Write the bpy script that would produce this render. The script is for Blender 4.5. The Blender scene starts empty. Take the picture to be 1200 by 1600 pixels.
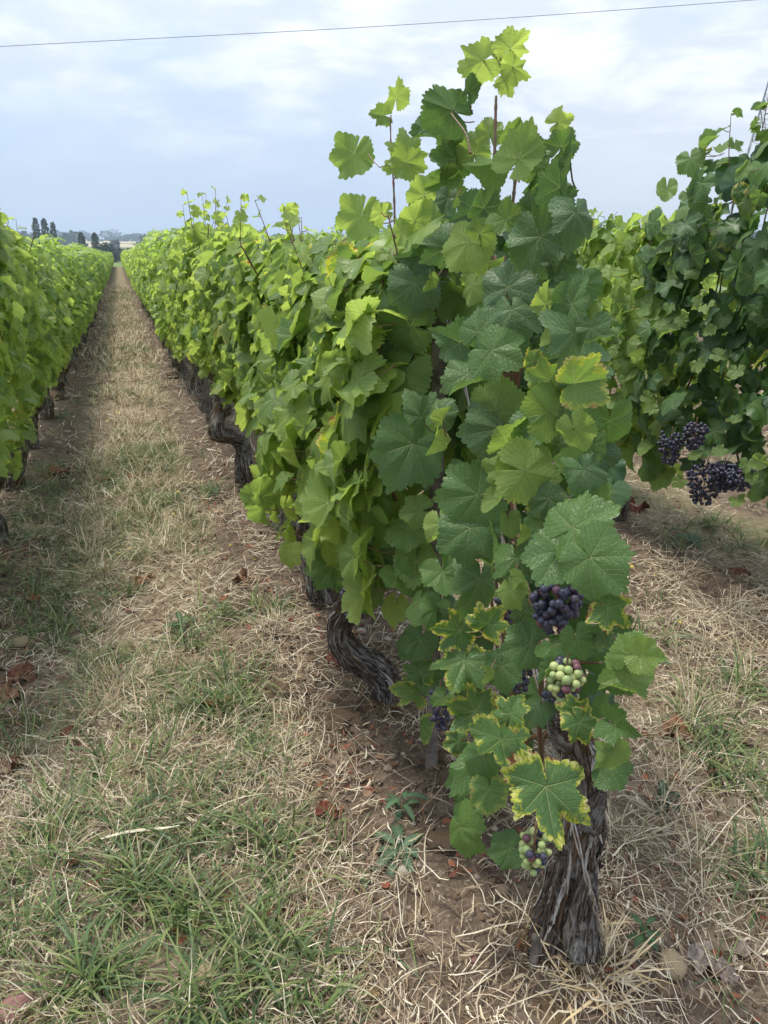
import bpy, math, random
import numpy as np
from mathutils import Vector, Matrix

# ------------------------------------------------------------------ camera, sky, sun, exposure
scene = bpy.context.scene
COL = scene.collection
EYE = np.array([0.0, 0.0, 1.5])
PITCH, YAW = math.radians(19.3), math.radians(18.8)
FH = np.array([math.sin(YAW), math.cos(YAW), 0.0])
CR = np.array([math.cos(YAW), -math.sin(YAW), 0.0])
CF = math.cos(PITCH) * FH + np.array([0, 0, -math.sin(PITCH)])
CU = math.sin(PITCH) * FH + np.array([0, 0, math.cos(PITCH)])
cam_data = bpy.data.cameras.new('camera')
cam_data.sensor_fit = 'VERTICAL'
cam_data.sensor_height = 36
cam_data.lens = 26
cam_data.clip_start = 0.05
cam_data.clip_end = 9000
cam = bpy.data.objects.new('camera', cam_data)
COL.objects.link(cam)
M = Matrix.Identity(4)
for i in range(3):
    M[i][0], M[i][1], M[i][2], M[i][3] = CR[i], CU[i], -CF[i], EYE[i]
cam.matrix_world = M
scene.camera = cam

SUN_DIR = Vector((-0.26, 0.30, 1.05)).normalized()        # towards the sun
sun_d = bpy.data.lights.new('sun', 'SUN')
sun_d.energy = 1.5
sun_d.angle = math.radians(13)
sun_d.color = (1.0, 0.95, 0.87)
sun = bpy.data.objects.new('sun', sun_d)
sun.rotation_euler = SUN_DIR.to_track_quat('Z', 'Y').to_euler()
COL.objects.link(sun)

world = bpy.data.worlds.new('World')
scene.world = world
world.use_nodes = True


class NT:
    """small helper that writes node trees"""
    def __init__(s, tree):
        s.t = tree
        s.n = tree.nodes
        s.l = tree.links

    def new(s, typ, **kw):
        nd = s.n.new(typ)
        for k, v in kw.items():
            setattr(nd, k, v)
        return nd

    def put(s, sock, v):
        if isinstance(v, bpy.types.NodeSocket):
            s.l.new(v, sock)
        elif isinstance(v, (int, float)):
            if sock.type == 'RGBA':
                sock.default_value = (v, v, v, 1)
            elif sock.type == 'VECTOR':
                sock.default_value = (v, v, v)
            else:
                sock.default_value = v
        else:
            v = tuple(v)
            if sock.type == 'RGBA' and len(v) == 3:
                v = v + (1,)
            sock.default_value = v

    def m(s, op, a, b=0.0, c=0.0, clamp=False):
        nd = s.new('ShaderNodeMath', operation=op, use_clamp=clamp)
        s.put(nd.inputs[0], a)
        s.put(nd.inputs[1], b)
        if len(nd.inputs) > 2:
            s.put(nd.inputs[2], c)
        return nd.outputs[0]

    def mr(s, v, a, b, c=0.0, d=1.0, smooth=True):
        nd = s.new('ShaderNodeMapRange', interpolation_type='SMOOTHSTEP' if smooth else 'LINEAR')
        for k, x in zip(range(5), (v, a, b, c, d)):
            s.put(nd.inputs[k], x)
        return nd.outputs[0]

    def mix(s, f, a, b, mode='MIX'):
        nd = s.new('ShaderNodeMix', data_type='RGBA', blend_type=mode)
        s.put(nd.inputs[0], f)
        s.put(nd.inputs[6], a)
        s.put(nd.inputs[7], b)
        return nd.outputs[2]

    def mixf(s, f, a, b):
        nd = s.new('ShaderNodeMix', data_type='FLOAT')
        s.put(nd.inputs[0], f)
        s.put(nd.inputs[2], a)
        s.put(nd.inputs[3], b)
        return nd.outputs[0]

    def noise(s, vec, scale, detail=3, rough=0.5, dist=0.0):
        nd = s.new('ShaderNodeTexNoise')
        if vec is not None:
            s.put(nd.inputs['Vector'], vec)
        s.put(nd.inputs['Scale'], scale)
        s.put(nd.inputs['Detail'], detail)
        s.put(nd.inputs['Roughness'], rough)
        s.put(nd.inputs['Distortion'], dist)
        return nd.outputs[0]

    def vor(s, vec, scale, feature='F1', out=0):
        nd = s.new('ShaderNodeTexVoronoi', feature=feature)
        if vec is not None:
            s.put(nd.inputs['Vector'], vec)
        s.put(nd.inputs['Scale'], scale)
        return nd.outputs[out]

    def comb(s, x, y, z):
        nd = s.new('ShaderNodeCombineXYZ')
        s.put(nd.inputs[0], x); s.put(nd.inputs[1], y); s.put(nd.inputs[2], z)
        return nd.outputs[0]

    def sep(s, v):
        nd = s.new('ShaderNodeSeparateXYZ')
        s.put(nd.inputs[0], v)
        return nd.outputs

    def scl(s, v, sc):
        nd = s.new('ShaderNodeVectorMath', operation='MULTIPLY')
        s.put(nd.inputs[0], v); s.put(nd.inputs[1], sc)
        return nd.outputs[0]

    def attr(s, name, out=2, typ='GEOMETRY'):
        nd = s.new('ShaderNodeAttribute', attribute_name=name, attribute_type=typ)
        return nd.outputs[out]

    def bump(s, h, strength=0.5, dist=0.01, normal=None):
        nd = s.new('ShaderNodeBump')
        s.put(nd.inputs['Height'], h)
        s.put(nd.inputs['Strength'], strength)
        s.put(nd.inputs['Distance'], dist)
        if normal is not None:
            s.put(nd.inputs['Normal'], normal)
        return nd.outputs[0]


def material(name):
    m = bpy.data.materials.new(name)
    m.use_nodes = True
    t = NT(m.node_tree)
    t.n.clear()
    out = t.new('ShaderNodeOutputMaterial')
    return m, t, out


def principled(t, color, rough=0.6, spec=0.5, normal=None):
    p = t.new('ShaderNodeBsdfPrincipled')
    t.put(p.inputs['Base Color'], color)
    t.put(p.inputs['Roughness'], rough)
    t.put(p.inputs['Specular IOR Level'], spec)
    if normal is not None:
        t.put(p.inputs['Normal'], normal)
    return p


# sky: Nishita blue with a broken, thin cloud layer over all of it
w = NT(world.node_tree)
w.n.clear()
wo = w.new('ShaderNodeOutputWorld')
bg = w.new('ShaderNodeBackground')
sky = w.new('ShaderNodeTexSky', sky_type='NISHITA', sun_disc=False)
sky.sun_elevation = math.asin(SUN_DIR.z)
sky.sun_rotation = math.atan2(SUN_DIR.x, SUN_DIR.y)
sky.air_density = 1.0
sky.dust_density = 2.0
sky.ozone_density = 2.0
SKX, SKY = 3.1, 1.7
tc = w.new('ShaderNodeTexCoord')
dx, dy, dz = w.sep(tc.outputs['Generated'])
zz = w.m('ADD', w.m('MAXIMUM', dz, 0.0), 0.16)
cu = w.m('DIVIDE', dx, zz)
cv = w.m('DIVIDE', dy, zz)
cvec = w.comb(w.m('ADD', cu, SKX), w.m('ADD', cv, SKY), 0.0)
big = w.noise(w.scl(cvec, (0.62, 0.50, 1)), 0.75, 2, 0.5, 0.2)
mid = w.noise(w.scl(cvec, (0.9, 0.8, 1)), 1.3, 6, 0.60, 0.2)
den = w.m('ADD', w.m('MULTIPLY', big, 0.55), w.m('MULTIPLY', mid, 0.45))
cl = w.mr(den, 0.40, 0.56)
puff = w.mr(w.noise(w.scl(cvec, (1.0, 1.0, 1)), 2.6, 6, 0.6, 0.3), 0.40, 0.66)
ccol = w.mix(puff, (4.3, 4.7, 5.4), (6.1, 6.25, 6.5))
# pale haze near the horizon
hz = w.mr(dz, 0.0, 0.30, 1.0, 0.35)
pale = w.mr(w.noise(w.comb(w.m('ADD', dx, 4.1), dy, w.m('MULTIPLY', dz, 0.6)), 1.1, 1, 0.4), 0.40, 0.60)
skyb = w.mix(hz, sky.outputs[0], w.mix(pale, (3.6, 4.35, 5.7), (5.0, 5.3, 5.75)))
full = w.mix(w.m('MULTIPLY', cl, w.mr(dz, 0.07, 0.19, 0.12, 0.88)), skyb, ccol)
# an overcast sky is brighter overhead than at the horizon
w.put(bg.inputs[0], w.mix(1.0, full, w.m('MULTIPLY_ADD', w.m('MAXIMUM', dz, 0.0), 0.75, 0.62), 'MULTIPLY'))
bg.inputs[1].default_value = 0.094
w.l.new(bg.outputs[0], wo.inputs[0])

scene.view_settings.view_transform = 'Standard'
scene.view_settings.look = 'None'
scene.view_settings.exposure = 1.40
scene.view_settings.gamma = 1.0
scene.view_settings.use_curve_mapping = False
scene.render.engine = 'CYCLES'
scene.cycles.max_bounces = 8
scene.cycles.diffuse_bounces = 3
scene.cycles.transmission_bounces = 4
scene.cycles.transparent_max_bounces = 8
scene.cycles.volume_bounces = 0
scene.cycles.use_denoising = True


# ------------------------------------------------------------------ geometry helpers
def ray(px, py):
    """world direction of a photo pixel, one pixel = 1 unit at depth 1155"""
    return CR * (px - 600.0) + CU * (800.0 - py) + CF * 1155.0


def on_x(px, py, X):
    d = ray(px, py)
    t = X / d[0]
    return EYE + d * t, t


def at_range(px, py, r):
    d = ray(px, py)
    t = r / math.hypot(d[0], d[1])
    return EYE + d * t, t


def on_ground(px, py, z=0.0):
    d = ray(px, py)
    t = (z - EYE[2]) / d[2]
    return EYE + d * t, t


def _hash(ix, iy, iz, seed):
    with np.errstate(over='ignore'):
        h = (ix.astype(np.uint32) * np.uint32(374761393) + iy.astype(np.uint32) * np.uint32(668265263)
             + iz.astype(np.uint32) * np.uint32(2147483647 - 1013) + np.uint32(seed * 974711 & 0xffffffff))
        h = (h ^ (h >> np.uint32(13))) * np.uint32(1274126177)
        h = (h ^ (h >> np.uint32(16))) * np.uint32(2246822519)
        h = h ^ (h >> np.uint32(15))
    return h.astype(np.float64) / 4294967295.0


def vnoise(p, seed=0):
    """value noise, p (N,3) -> -1..1"""
    i = np.floor(p).astype(np.int64)
    f = p - i
    f = f * f * (3 - 2 * f)
    r = 0
    for a in (0, 1):
        wx = f[:, 0] if a else 1 - f[:, 0]
        for b in (0, 1):
            wy = f[:, 1] if b else 1 - f[:, 1]
            for c in (0, 1):
                wz = f[:, 2] if c else 1 - f[:, 2]
                r = r + wx * wy * wz * _hash(i[:, 0] + a, i[:, 1] + b, i[:, 2] + c, seed)
    return r * 2 - 1


def fbm(p, octaves=4, seed=0, gain=0.5):
    r, amp, tot = 0, 1.0, 0
    q = np.array(p, dtype=float)
    for o in range(octaves):
        r = r + amp * vnoise(q, seed + o * 17)
        tot += amp
        amp *= gain
        q = q * 2.03 + 11.7
    return r / tot


def P2(x, y):
    x = np.asarray(x, float).ravel()
    y = np.asarray(y, float).ravel()
    return np.stack([x, y, np.zeros_like(x)], 1)


def mesh_np(name, V, F, mat=None, smooth=True, uv=None, fl=None, col=None, mats=None, mi=None):
    me = bpy.data.meshes.new(name)
    V = np.asarray(V, dtype=np.float32)
    F = np.asarray(F, dtype=np.int32)
    m, k = F.shape
    me.vertices.add(len(V))
    me.vertices.foreach_set('co', V.ravel())
    me.loops.add(m * k)
    me.loops.foreach_set('vertex_index', F.ravel())
    me.polygons.add(m)
    me.polygons.foreach_set('loop_start', np.arange(0, m * k, k, dtype=np.int32))
    if smooth:
        me.polygons.foreach_set('use_smooth', np.ones(m, dtype=bool))
    me.update(calc_edges=True)
    if uv is not None:
        l = me.uv_layers.new(name='UVMap')
        l.data.foreach_set('uv', np.asarray(uv, dtype=np.float32)[F.ravel()].ravel())
    for k_, v_ in (fl or {}).items():
        a = me.attributes.new(k_, 'FLOAT', 'POINT')
        a.data.foreach_set('value', np.asarray(v_, dtype=np.float32))
    if col is not None:
        a = me.attributes.new('col', 'FLOAT_COLOR', 'POINT')
        c = np.ones((len(V), 4), dtype=np.float32)
        c[:, :3] = col
        a.data.foreach_set('color', c.ravel())
    if mat is not None:
        me.materials.append(mat)
    for mm in (mats or []):
        me.materials.append(mm)
    if mi is not None:
        me.polygons.foreach_set('material_index', np.asarray(mi, dtype=np.int32))
    me.validate(clean_customdata=False)
    return me


def link(name, data, parent=None, loc=(0, 0, 0), rot=None, scale=None, mat=None, color=None, **props):
    o = bpy.data.objects.new(name, data)
    if parent is not None:
        o.parent = parent
    if mat is not None:
        o.matrix_local = mat
    else:
        o.location = loc
        if rot is not None:
            o.rotation_euler = rot
        if scale is not None:
            o.scale = scale if hasattr(scale, '__len__') else (scale,) * 3
    if color is not None:
        o.color = tuple(color) + (1.0,) * (4 - len(color))
    for k, v in props.items():
        o[k] = v
    COL.objects.link(o)
    return o


def catmull(pts, n):
    pts = np.asarray(pts, float)
    k = len(pts)
    ext = np.vstack([2 * pts[0] - pts[1], pts, 2 * pts[-1] - pts[-2]])
    out = []
    for t in np.linspace(0, k - 1 - 1e-9, n):
        i = int(t)
        f = t - i
        p0, p1, p2, p3 = ext[i], ext[i + 1], ext[i + 2], ext[i + 3]
        out.append(0.5 * (2 * p1 + (p2 - p0) * f + (2 * p0 - 5 * p1 + 4 * p2 - p3) * f * f + (3 * p1 - p0 - 3 * p2 + p3) * f ** 3))
    return np.array(out)


def tube(pts, rad, seg=6, cap=True, disp=None):
    """swept tube; rad scalar or per point; disp(angle, length, point) -> radius factor"""
    pts = np.asarray(pts, float)
    n = len(pts)
    rad = np.broadcast_to(np.asarray(rad, float), (n,))
    tan = np.gradient(pts, axis=0)
    tan /= np.linalg.norm(tan, axis=1)[:, None] + 1e-12
    ref = np.array([1.0, 0, 0]) if abs(tan[0][0]) < 0.8 else np.array([0, 1.0, 0])
    V = np.zeros((n, seg, 3))
    UV = np.zeros((n, seg, 2))
    a = np.arange(seg) / seg * 2 * math.pi
    L = np.concatenate([[0], np.cumsum(np.linalg.norm(np.diff(pts, axis=0), axis=1))])
    u = ref - tan[0] * ref.dot(tan[0])
    for i in range(n):
        u = u - tan[i] * u.dot(tan[i])
        u /= np.linalg.norm(u)
        v = np.cross(tan[i], u)
        r = np.full(seg, rad[i])
        ring = np.outer(np.cos(a), u) + np.outer(np.sin(a), v)
        if disp is not None:
            r = r * disp(a, np.full(seg, L[i]), pts[i] + ring * rad[i])
        V[i] = pts[i] + ring * r[:, None]
        UV[i, :, 0] = np.arange(seg) / seg
        UV[i, :, 1] = L[i]
    V = V.reshape(-1, 3)
    UV = UV.reshape(-1, 2)
    i = np.arange(n - 1)[:, None] * seg
    j = np.arange(seg)[None, :]
    j2 = (j + 1) % seg
    F = np.stack([i + j, i + j2, i + seg + j2, i + seg + j], -1).reshape(-1, 4)
    if cap:
        b0, b1 = len(V), len(V) + 1
        V = np.vstack([V, pts[0], pts[-1] + tan[-1] * rad[-1] * 0.4])
        UV = np.vstack([UV, [0, 0], [0, L[-1]]])
        jj = np.arange(seg)
        top = (n - 1) * seg
        c0 = np.stack([np.full(seg, b0), (jj + 1) % seg, jj, jj], -1)
        c1 = np.stack([np.full(seg, b1), top + jj, top + (jj + 1) % seg, top + (jj + 1) % seg], -1)
        F = np.vstack([F, c0, c1])
    return V, F, UV


def tri(F):
    """quads (or quads with a doubled corner) to triangles"""
    F = np.asarray(F)
    T = np.vstack([F[:, [0, 1, 2]], F[:, [0, 2, 3]]])
    ok = (T[:, 0] != T[:, 1]) & (T[:, 1] != T[:, 2]) & (T[:, 0] != T[:, 2])
    return T[ok]


class Soup:
    """collects pieces that become ONE mesh"""
    def __init__(s):
        s.V, s.F, s.U, s.C, s.n, s.M = [], [], [], [], 0, []

    def add(s, V, F, UV=None, col=None, mi=0):
        F = np.asarray(F)
        if F.shape[1] == 4:
            F = tri(F)
        s.V.append(V)
        s.F.append(F + s.n)
        s.U.append(UV if UV is not None else np.zeros((len(V), 2)))
        c = np.zeros((len(V), 3))
        c[:] = (0.2, 0.2, 0.2) if col is None else col
        s.C.append(c)
        s.M.append(np.full(len(F), mi))
        s.n += len(V)

    def mesh(s, name, mat=None, smooth=True, mats=None):
        return mesh_np(name, np.vstack(s.V), np.vstack(s.F), mat, smooth, np.vstack(s.U), None, np.vstack(s.C),
                       mats=mats, mi=np.concatenate(s.M) if mats else None)


def tag(o, label=None, cat=None, group=None, kind=None):
    if label: o['label'] = label
    if cat: o['category'] = cat
    if group: o['group'] = group
    if kind: o['kind'] = kind
    return o


# ------------------------------------------------------------------ materials
def leaf_material(name, veins=True):
    """object colour: R = tint 0 dark .. 1 light yellow green, G = yellow margin, B = blue bloom, for joined leaves all in col"""
    m, t, out = material(name)
    uvn = t.new('ShaderNodeUVMap')
    u, v, _ = t.sep(uvn.outputs[0])
    edge = t.attr('edge')
    if veins:
        oi = t.new('ShaderNodeObjectInfo')
        tint, sick, blue = t.sep(oi.outputs['Color'])
        rnd = oi.outputs['Random']
    else:
        tint, sick, blue = t.sep(t.attr('col', 0))
        rnd = blue
        blue = 0.25
    uvv = t.comb(u, v, t.m('MULTIPLY', rnd, 37.0))
    n1 = t.noise(uvv, 1.7, 3, 0.55)
    # blade colour
    c = t.mix(t.mr(tint, 0.0, 0.5, smooth=False), (0.024, 0.074, 0.028), (0.085, 0.180, 0.038))
    c = t.mix(t.mr(tint, 0.5, 1.0, smooth=False), c, (0.270, 0.370, 0.092))
    c = t.mix(t.mr(n1, 0.3, 0.75, 0.0, 0.35), c, t.mix(0.5, c, (0.12, 0.19, 0.03)))
    c = t.mix(t.m('MULTIPLY', blue, 0.28), c, (0.075, 0.140, 0.085))
    h = None
    if veins:
        X = t.m('ABSOLUTE', u)
        th = t.m('ABSOLUTE', t.m('ARCTAN2', X, v))
        tt, dd, mains = [], [], None
        for a in (0.0, 0.84, 1.83):
            s_, c_ = math.sin(a), math.cos(a)
            ta = t.m('ADD', t.m('MULTIPLY', X, s_), t.m('MULTIPLY', v, c_))
            da = t.m('ABSOLUTE', t.m('SUBTRACT', t.m('MULTIPLY', X, c_), t.m('MULTIPLY', v, s_)))
            wd = t.m('MULTIPLY_ADD', ta, -0.017, 0.024)
            k = t.m('MULTIPLY', t.m('SUBTRACT', 1.0, t.mr(da, t.m('MULTIPLY', wd, 0.35), wd)), t.m('GREATER_THAN', ta, 0.0))
            mains = k if mains is None else t.m('MAXIMUM', mains, k)
            tt.append(ta); dd.append(da)
        s1 = t.m('GREATER_THAN', th, 0.42)
        s2 = t.m('GREATER_THAN', th, 1.33)
        ts = t.mixf(s2, t.mixf(s1, tt[0], tt[1]), tt[2])
        ds = t.mixf(s2, t.mixf(s1, dd[0], dd[1]), dd[2])
        p = t.m('SUBTRACT', ts, t.m('MULTIPLY', ds, 0.95))
        p = t.m('ADD', t.m('MULTIPLY', p, 6.3), t.m('MULTIPLY', t.noise(uvv, 3.0, 1), 0.35))
        fr = t.m('ABSOLUTE', t.m('SUBTRACT', t.m('FRACT', p), 0.5))
        sec = t.m('SUBTRACT', 1.0, t.mr(fr, 0.015, 0.085))
        ter = t.mr(t.vor(uvv, 13.0, 'DISTANCE_TO_EDGE'), 0.0, 0.10, 1.0, 0.0)
        vein = t.m('MAXIMUM', mains, t.m('MULTIPLY', sec, 0.55))
        pf = t.vor(uvv, 9.0, 'SMOOTH_F1')
        relief = t.m('ADD', t.m('MULTIPLY', vein, -0.75), t.m('ADD', t.m('MULTIPLY', pf, -0.22), t.m('MULTIPLY', t.m('MINIMUM', ds, 0.2), 1.2)))
        relief = t.m('ADD', relief, t.m('MULTIPLY', ter, -0.11))
        h = t.bump(relief, 0.85, 0.0052)
        vf = t.m('ADD', t.m('MULTIPLY', vein, 0.5), t.m('MULTIPLY', ter, 0.10))
        c = t.mix(t.m('MULTIPLY', vf, 1.5, clamp=True), c, t.mix(0.6, c, (0.34, 0.42, 0.17)))
        # yellowed, scorched margin
        ns = t.m('ADD', t.noise(uvv, 3.2, 5, 0.68), t.m('MULTIPLY', t.m('SUBTRACT', rnd, 0.55), 0.16))
        g = t.m('ADD', edge, t.m('MULTIPLY', t.m('SUBTRACT', ns, 0.5), 1.5))
        g = t.m('ADD', g, t.m('SUBTRACT', t.m('MULTIPLY', t.m('MINIMUM', ds, 0.3), 0.45), 0.10))
        g = t.m('SUBTRACT', g, t.m('MULTIPLY', vein, 0.22))
        yl = t.m('MULTIPLY', t.mr(g, 0.74, 0.93), sick)
        wh = t.m('MULTIPLY', t.mr(g, 0.90, 1.10), sick)
        br = t.m('MULTIPLY', t.mr(t.m('ADD', g, t.m('MULTIPLY', n1, 0.5)), 1.26, 1.40), sick)
        c = t.mix(yl, c, (0.36, 0.40, 0.045))
        c = t.mix(wh, c, (0.62, 0.58, 0.24))
        c = t.mix(br, c, (0.20, 0.075, 0.03))
        # a few brown specks
        sp = t.mr(t.noise(uvv, 11.0, 2, 0.5), 0.76, 0.80)
        c = t.mix(t.m('MULTIPLY', sp, 0.5), c, (0.16, 0.12, 0.04))
    geo = t.new('ShaderNodeNewGeometry')
    back = geo.outputs['Backfacing']
    under = t.mix(0.45, c, (0.17, 0.25, 0.105))
    cf = t.mix(back, c, under)
    rough = t.mixf(back, t.mixf(t.m('MULTIPLY', blue, 0.5), 0.43, 0.54), 0.85)
    spec = t.mixf(back, 0.48, 0.15)
    pr = principled(t, cf, rough, spec, h)
    tr = t.new('ShaderNodeBsdfTranslucent')
    hsv = t.new('ShaderNodeHueSaturation')
    t.put(hsv.inputs['Hue'], 0.482)
    t.put(hsv.inputs['Saturation'], 1.12)
    t.put(hsv.inputs['Value'], t.m('MULTIPLY_ADD', tint, 0.9, 1.45))
    t.put(hsv.inputs['Color'], c)
    t.put(tr.inputs[0], hsv.outputs[0])
    if h is not None:
        t.put(tr.inputs[1], h)
    mx = t.new('ShaderNodeMixShader')
    t.put(mx.inputs[0], t.m('MULTIPLY_ADD', tint, 0.22, 0.28))
    t.l.new(pr.outputs[0], mx.inputs[1])
    t.l.new(tr.outputs[0], mx.inputs[2])
    t.l.new(mx.outputs[0], out.inputs[0])
    return m


MAT_LEAF = leaf_material('vine_leaf')
MAT_FOL = leaf_material('vine_foliage', False)


def bark_material(name, dark=(0.034, 0.026, 0.020), lite=(0.44, 0.41, 0.37), moss=(0.17, 0.095, 0.025), mossy=0.75):
    m, t, out = material(name)
    uvn = t.new('ShaderNodeUVMap')
    u, v, _ = t.sep(uvn.outputs[0])
    ang = t.m('MULTIPLY', u, 2 * math.pi)
    vec = t.comb(t.m('MULTIPLY', t.m('COSINE', ang), 1.0), t.m('MULTIPLY', t.m('SINE', ang), 1.0), t.m('MULTIPLY', v, 3.0))
    tco = t.new('ShaderNodeTexCoord')
    ob = tco.outputs['Object']
    fib = t.noise(vec, 7.5, 6, 0.66, 0.6)
    cr = t.noise(vec, 3.2, 5, 0.7, 1.2)
    lic = t.noise(ob, 26.0, 5, 0.65)
    crk = t.mr(t.vor(t.comb(t.m('MULTIPLY', t.m('COSINE', ang), 1.0), t.m('MULTIPLY', t.m('SINE', ang), 1.0), t.m('ADD', t.m('MULTIPLY', v, 4.5), t.m('MULTIPLY', lic, 0.6))), 4.5, 'DISTANCE_TO_EDGE'), 0.0, 0.09)
    c = t.mix(t.mr(fib, 0.36, 0.70), dark, (0.215, 0.160, 0.120))
    c = t.mix(t.m('MULTIPLY', t.mr(cr, 0.42, 0.58), t.mr(fib, 0.36, 0.56)), c, lite)
    c = t.mix(crk, t.mix(0.5, c, dark), c)
    c = t.mix(t.m('MULTIPLY', t.mr(lic, 0.52, 0.62), 0.7), c, (0.42, 0.41, 0.38))
    ms = t.mr(t.noise(ob, 7.0, 5, 0.7), 0.50, 0.58)
    c = t.mix(t.m('MULTIPLY', ms, mossy), c, t.mix(lic, moss, (0.055, 0.035, 0.015)))
    hh = t.m('ADD', t.m('ADD', t.m('MULTIPLY', fib, 1.2), t.m('MULTIPLY', crk, 0.5)), t.m('ADD', t.m('MULTIPLY', cr, 1.0), t.m('MULTIPLY', t.noise(ob, 160, 3), 0.25)))
    p = principled(t, c, 0.93, 0.2, t.bump(hh, 1.0, 0.016))
    t.l.new(p.outputs[0], out.inputs[0])
    return m


MAT_BARK = bark_material('old_vine_bark')
MAT_TREEBARK = bark_material('tree_bark', (0.05, 0.04, 0.03), (0.2, 0.18, 0.15), mossy=0.1)


def simple(name, color, rough=0.7, spec=0.3, nscale=None, var=0.25, bumpd=0.0, second=None, metallic=0.0, coords='Object'):
    m, t, out = material(name)
    tco = t.new('ShaderNodeTexCoord')
    c = color
    nrm = None
    if nscale:
        n = t.noise(tco.outputs[coords], nscale, 5, 0.6)
        sc = second or tuple(x * (1 - var) for x in color)
        c = t.mix(t.mr(n, 0.35, 0.65), color, sc)
        if bumpd:
            nrm = t.bump(n, 0.8, bumpd)
    p = principled(t, c, rough, spec, nrm)
    p.inputs['Metallic'].default_value = metallic
    t.l.new(p.outputs[0], out.inputs[0])
    return m


def attr_mat(name, rough=0.75, spec=0.3, transl=0.0, var=None, bumpd=0.0):
    """colour from the mesh's own per-piece colour"""
    m, t, out = material(name)
    c = t.attr('col', 0)
    nrm = None
    if var:
        tco = t.new('ShaderNodeTexCoord')
        n = t.noise(tco.outputs['Object'], var, 4, 0.6)
        c = t.mix(t.mr(n, 0.3, 0.7), t.mix(1.0, c, (0.72, 0.72, 0.72), 'MULTIPLY'), c)
        if bumpd:
            nrm = t.bump(n, 0.8, bumpd)
    p = principled(t, c, rough, spec, nrm)
    if transl:
        tr = t.new('ShaderNodeBsdfTranslucent')
        t.put(tr.inputs[0], c)
        mx = t.new('ShaderNodeMixShader')
        t.put(mx.inputs[0], transl)
        t.l.new(p.outputs[0], mx.inputs[1])
        t.l.new(tr.outputs[0], mx.inputs[2])
        t.l.new(mx.outputs[0], out.inputs[0])
    else:
        t.l.new(p.outputs[0], out.inputs[0])
    return m


MAT_GRASS = attr_mat('grass_blades', 0.55, 0.35, 0.3)
MAT_STRAW = attr_mat('dry_straw', 0.7, 0.25, 0.12)
MAT_CROWN = attr_mat('tree_leaves', 0.8, 0.1, 0.15)
MAT_CLOD = attr_mat('soil_crumbs', 0.95, 0.1, 0.0, 60.0, 0.003)
MAT_CANE = simple('vine_cane', (0.17, 0.075, 0.045), 0.55, 0.35, 40, 0.4, 0.001, (0.10, 0.085, 0.035))
MAT_SHOOT = simple('young_shoot', (0.17, 0.13, 0.075), 0.5, 0.4, 30, 0.3, 0.0008, (0.20, 0.085, 0.06))
MAT_WOOD = simple('weathered_stake_wood', (0.22, 0.19, 0.16), 0.9, 0.2, 22, 0.5, 0.002, (0.09, 0.075, 0.06))
MAT_WIRE = simple('galvanised_wire', (0.34, 0.34, 0.34), 0.45, 0.5, 60, 0.3, 0.0, (0.22, 0.17, 0.13), 0.6)
MAT_STEEL = simple('lattice_steel', (0.33, 0.36, 0.38), 0.6, 0.4, 1.5, 0.2)
MAT_CABLE = simple('power_cable', (0.24, 0.26, 0.30), 0.6, 0.4, 1.5, 0.2)
MAT_STONE = simple('pale_stone', (0.50, 0.45, 0.38), 0.9, 0.2, 18, 0.3, 0.004, (0.34, 0.28, 0.21))
MAT_OCHRE = simple('ochre_stone', (0.42, 0.33, 0.20), 0.9, 0.2, 22, 0.3, 0.004, (0.25, 0.19, 0.12))
MAT_PINK = simple('pink_stone', (0.38, 0.20, 0.17), 0.85, 0.25, 22, 0.3, 0.003, (0.24, 0.13, 0.11))
MAT_STICK = simple('dry_stick', (0.36, 0.31, 0.25), 0.85, 0.2, 50, 0.4, 0.001, (0.20, 0.16, 0.12))
MAT_YELLOW = simple('yellow_petals', (0.78, 0.60, 0.03), 0.6, 0.3, 300, 0.2)
MAT_WEED = attr_mat('weed_leaves', 0.6, 0.35, 0.3, 60.0, 0.0015)


def dead_leaf_material():
    m, t, out = material('dead_leaf')
    oi = t.new('ShaderNodeObjectInfo')
    uvn = t.new('ShaderNodeUVMap')
    n = t.noise(uvn.outputs[0], 3.5, 5, 0.65)
    c = t.mix(t.mr(n, 0.3, 0.7), oi.outputs['Color'], t.mix(1.0, oi.outputs['Color'], (0.42, 0.36, 0.32), 'MULTIPLY'))
    p = principled(t, c, 0.8, 0.25, t.bump(n, 0.8, 0.004))
    t.l.new(p.outputs[0], out.inputs[0])
    return m


MAT_DEAD = dead_leaf_material()


def grape_material():
    m, t, out = material('grape_skin')
    oi = t.new('ShaderNodeObjectInfo')
    tco = t.new('ShaderNodeTexCoord')
    vec = t.new('ShaderNodeVectorMath', operation='ADD')
    t.put(vec.inputs[0], tco.outputs['Object'])
    t.put(vec.inputs[1], t.comb(t.m('MULTIPLY', oi.outputs['Random'], 50), 0.0, 0.0))
    n = t.noise(vec.outputs[0], 1.6, 4, 0.6)
    c = oi.outputs['Color']
    lum = t.new('ShaderNodeRGBToBW')
    t.put(lum.inputs[0], c)
    bloom = t.mix(0.6, c, (0.14, 0.145, 0.22))
    c = t.mix(t.m('MULTIPLY', t.mr(n, 0.35, 0.7), t.mr(lum.outputs[0], 0.0, 0.2, 0.75, 0.15)), c, bloom)
    p = principled(t, c, t.mr(n, 0.3, 0.7, 0.32, 0.58), 0.5)
    p.inputs['Subsurface Weight'].default_value = 0.0
    t.l.new(p.outputs[0], out.inputs[0])
    return m


MAT_GRAPE = grape_material()

# ------------------------------------------------------------------ ground and terrain
ROWS = {'main': 0.74, 'left': -0.80, 'right': 2.50}


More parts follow.
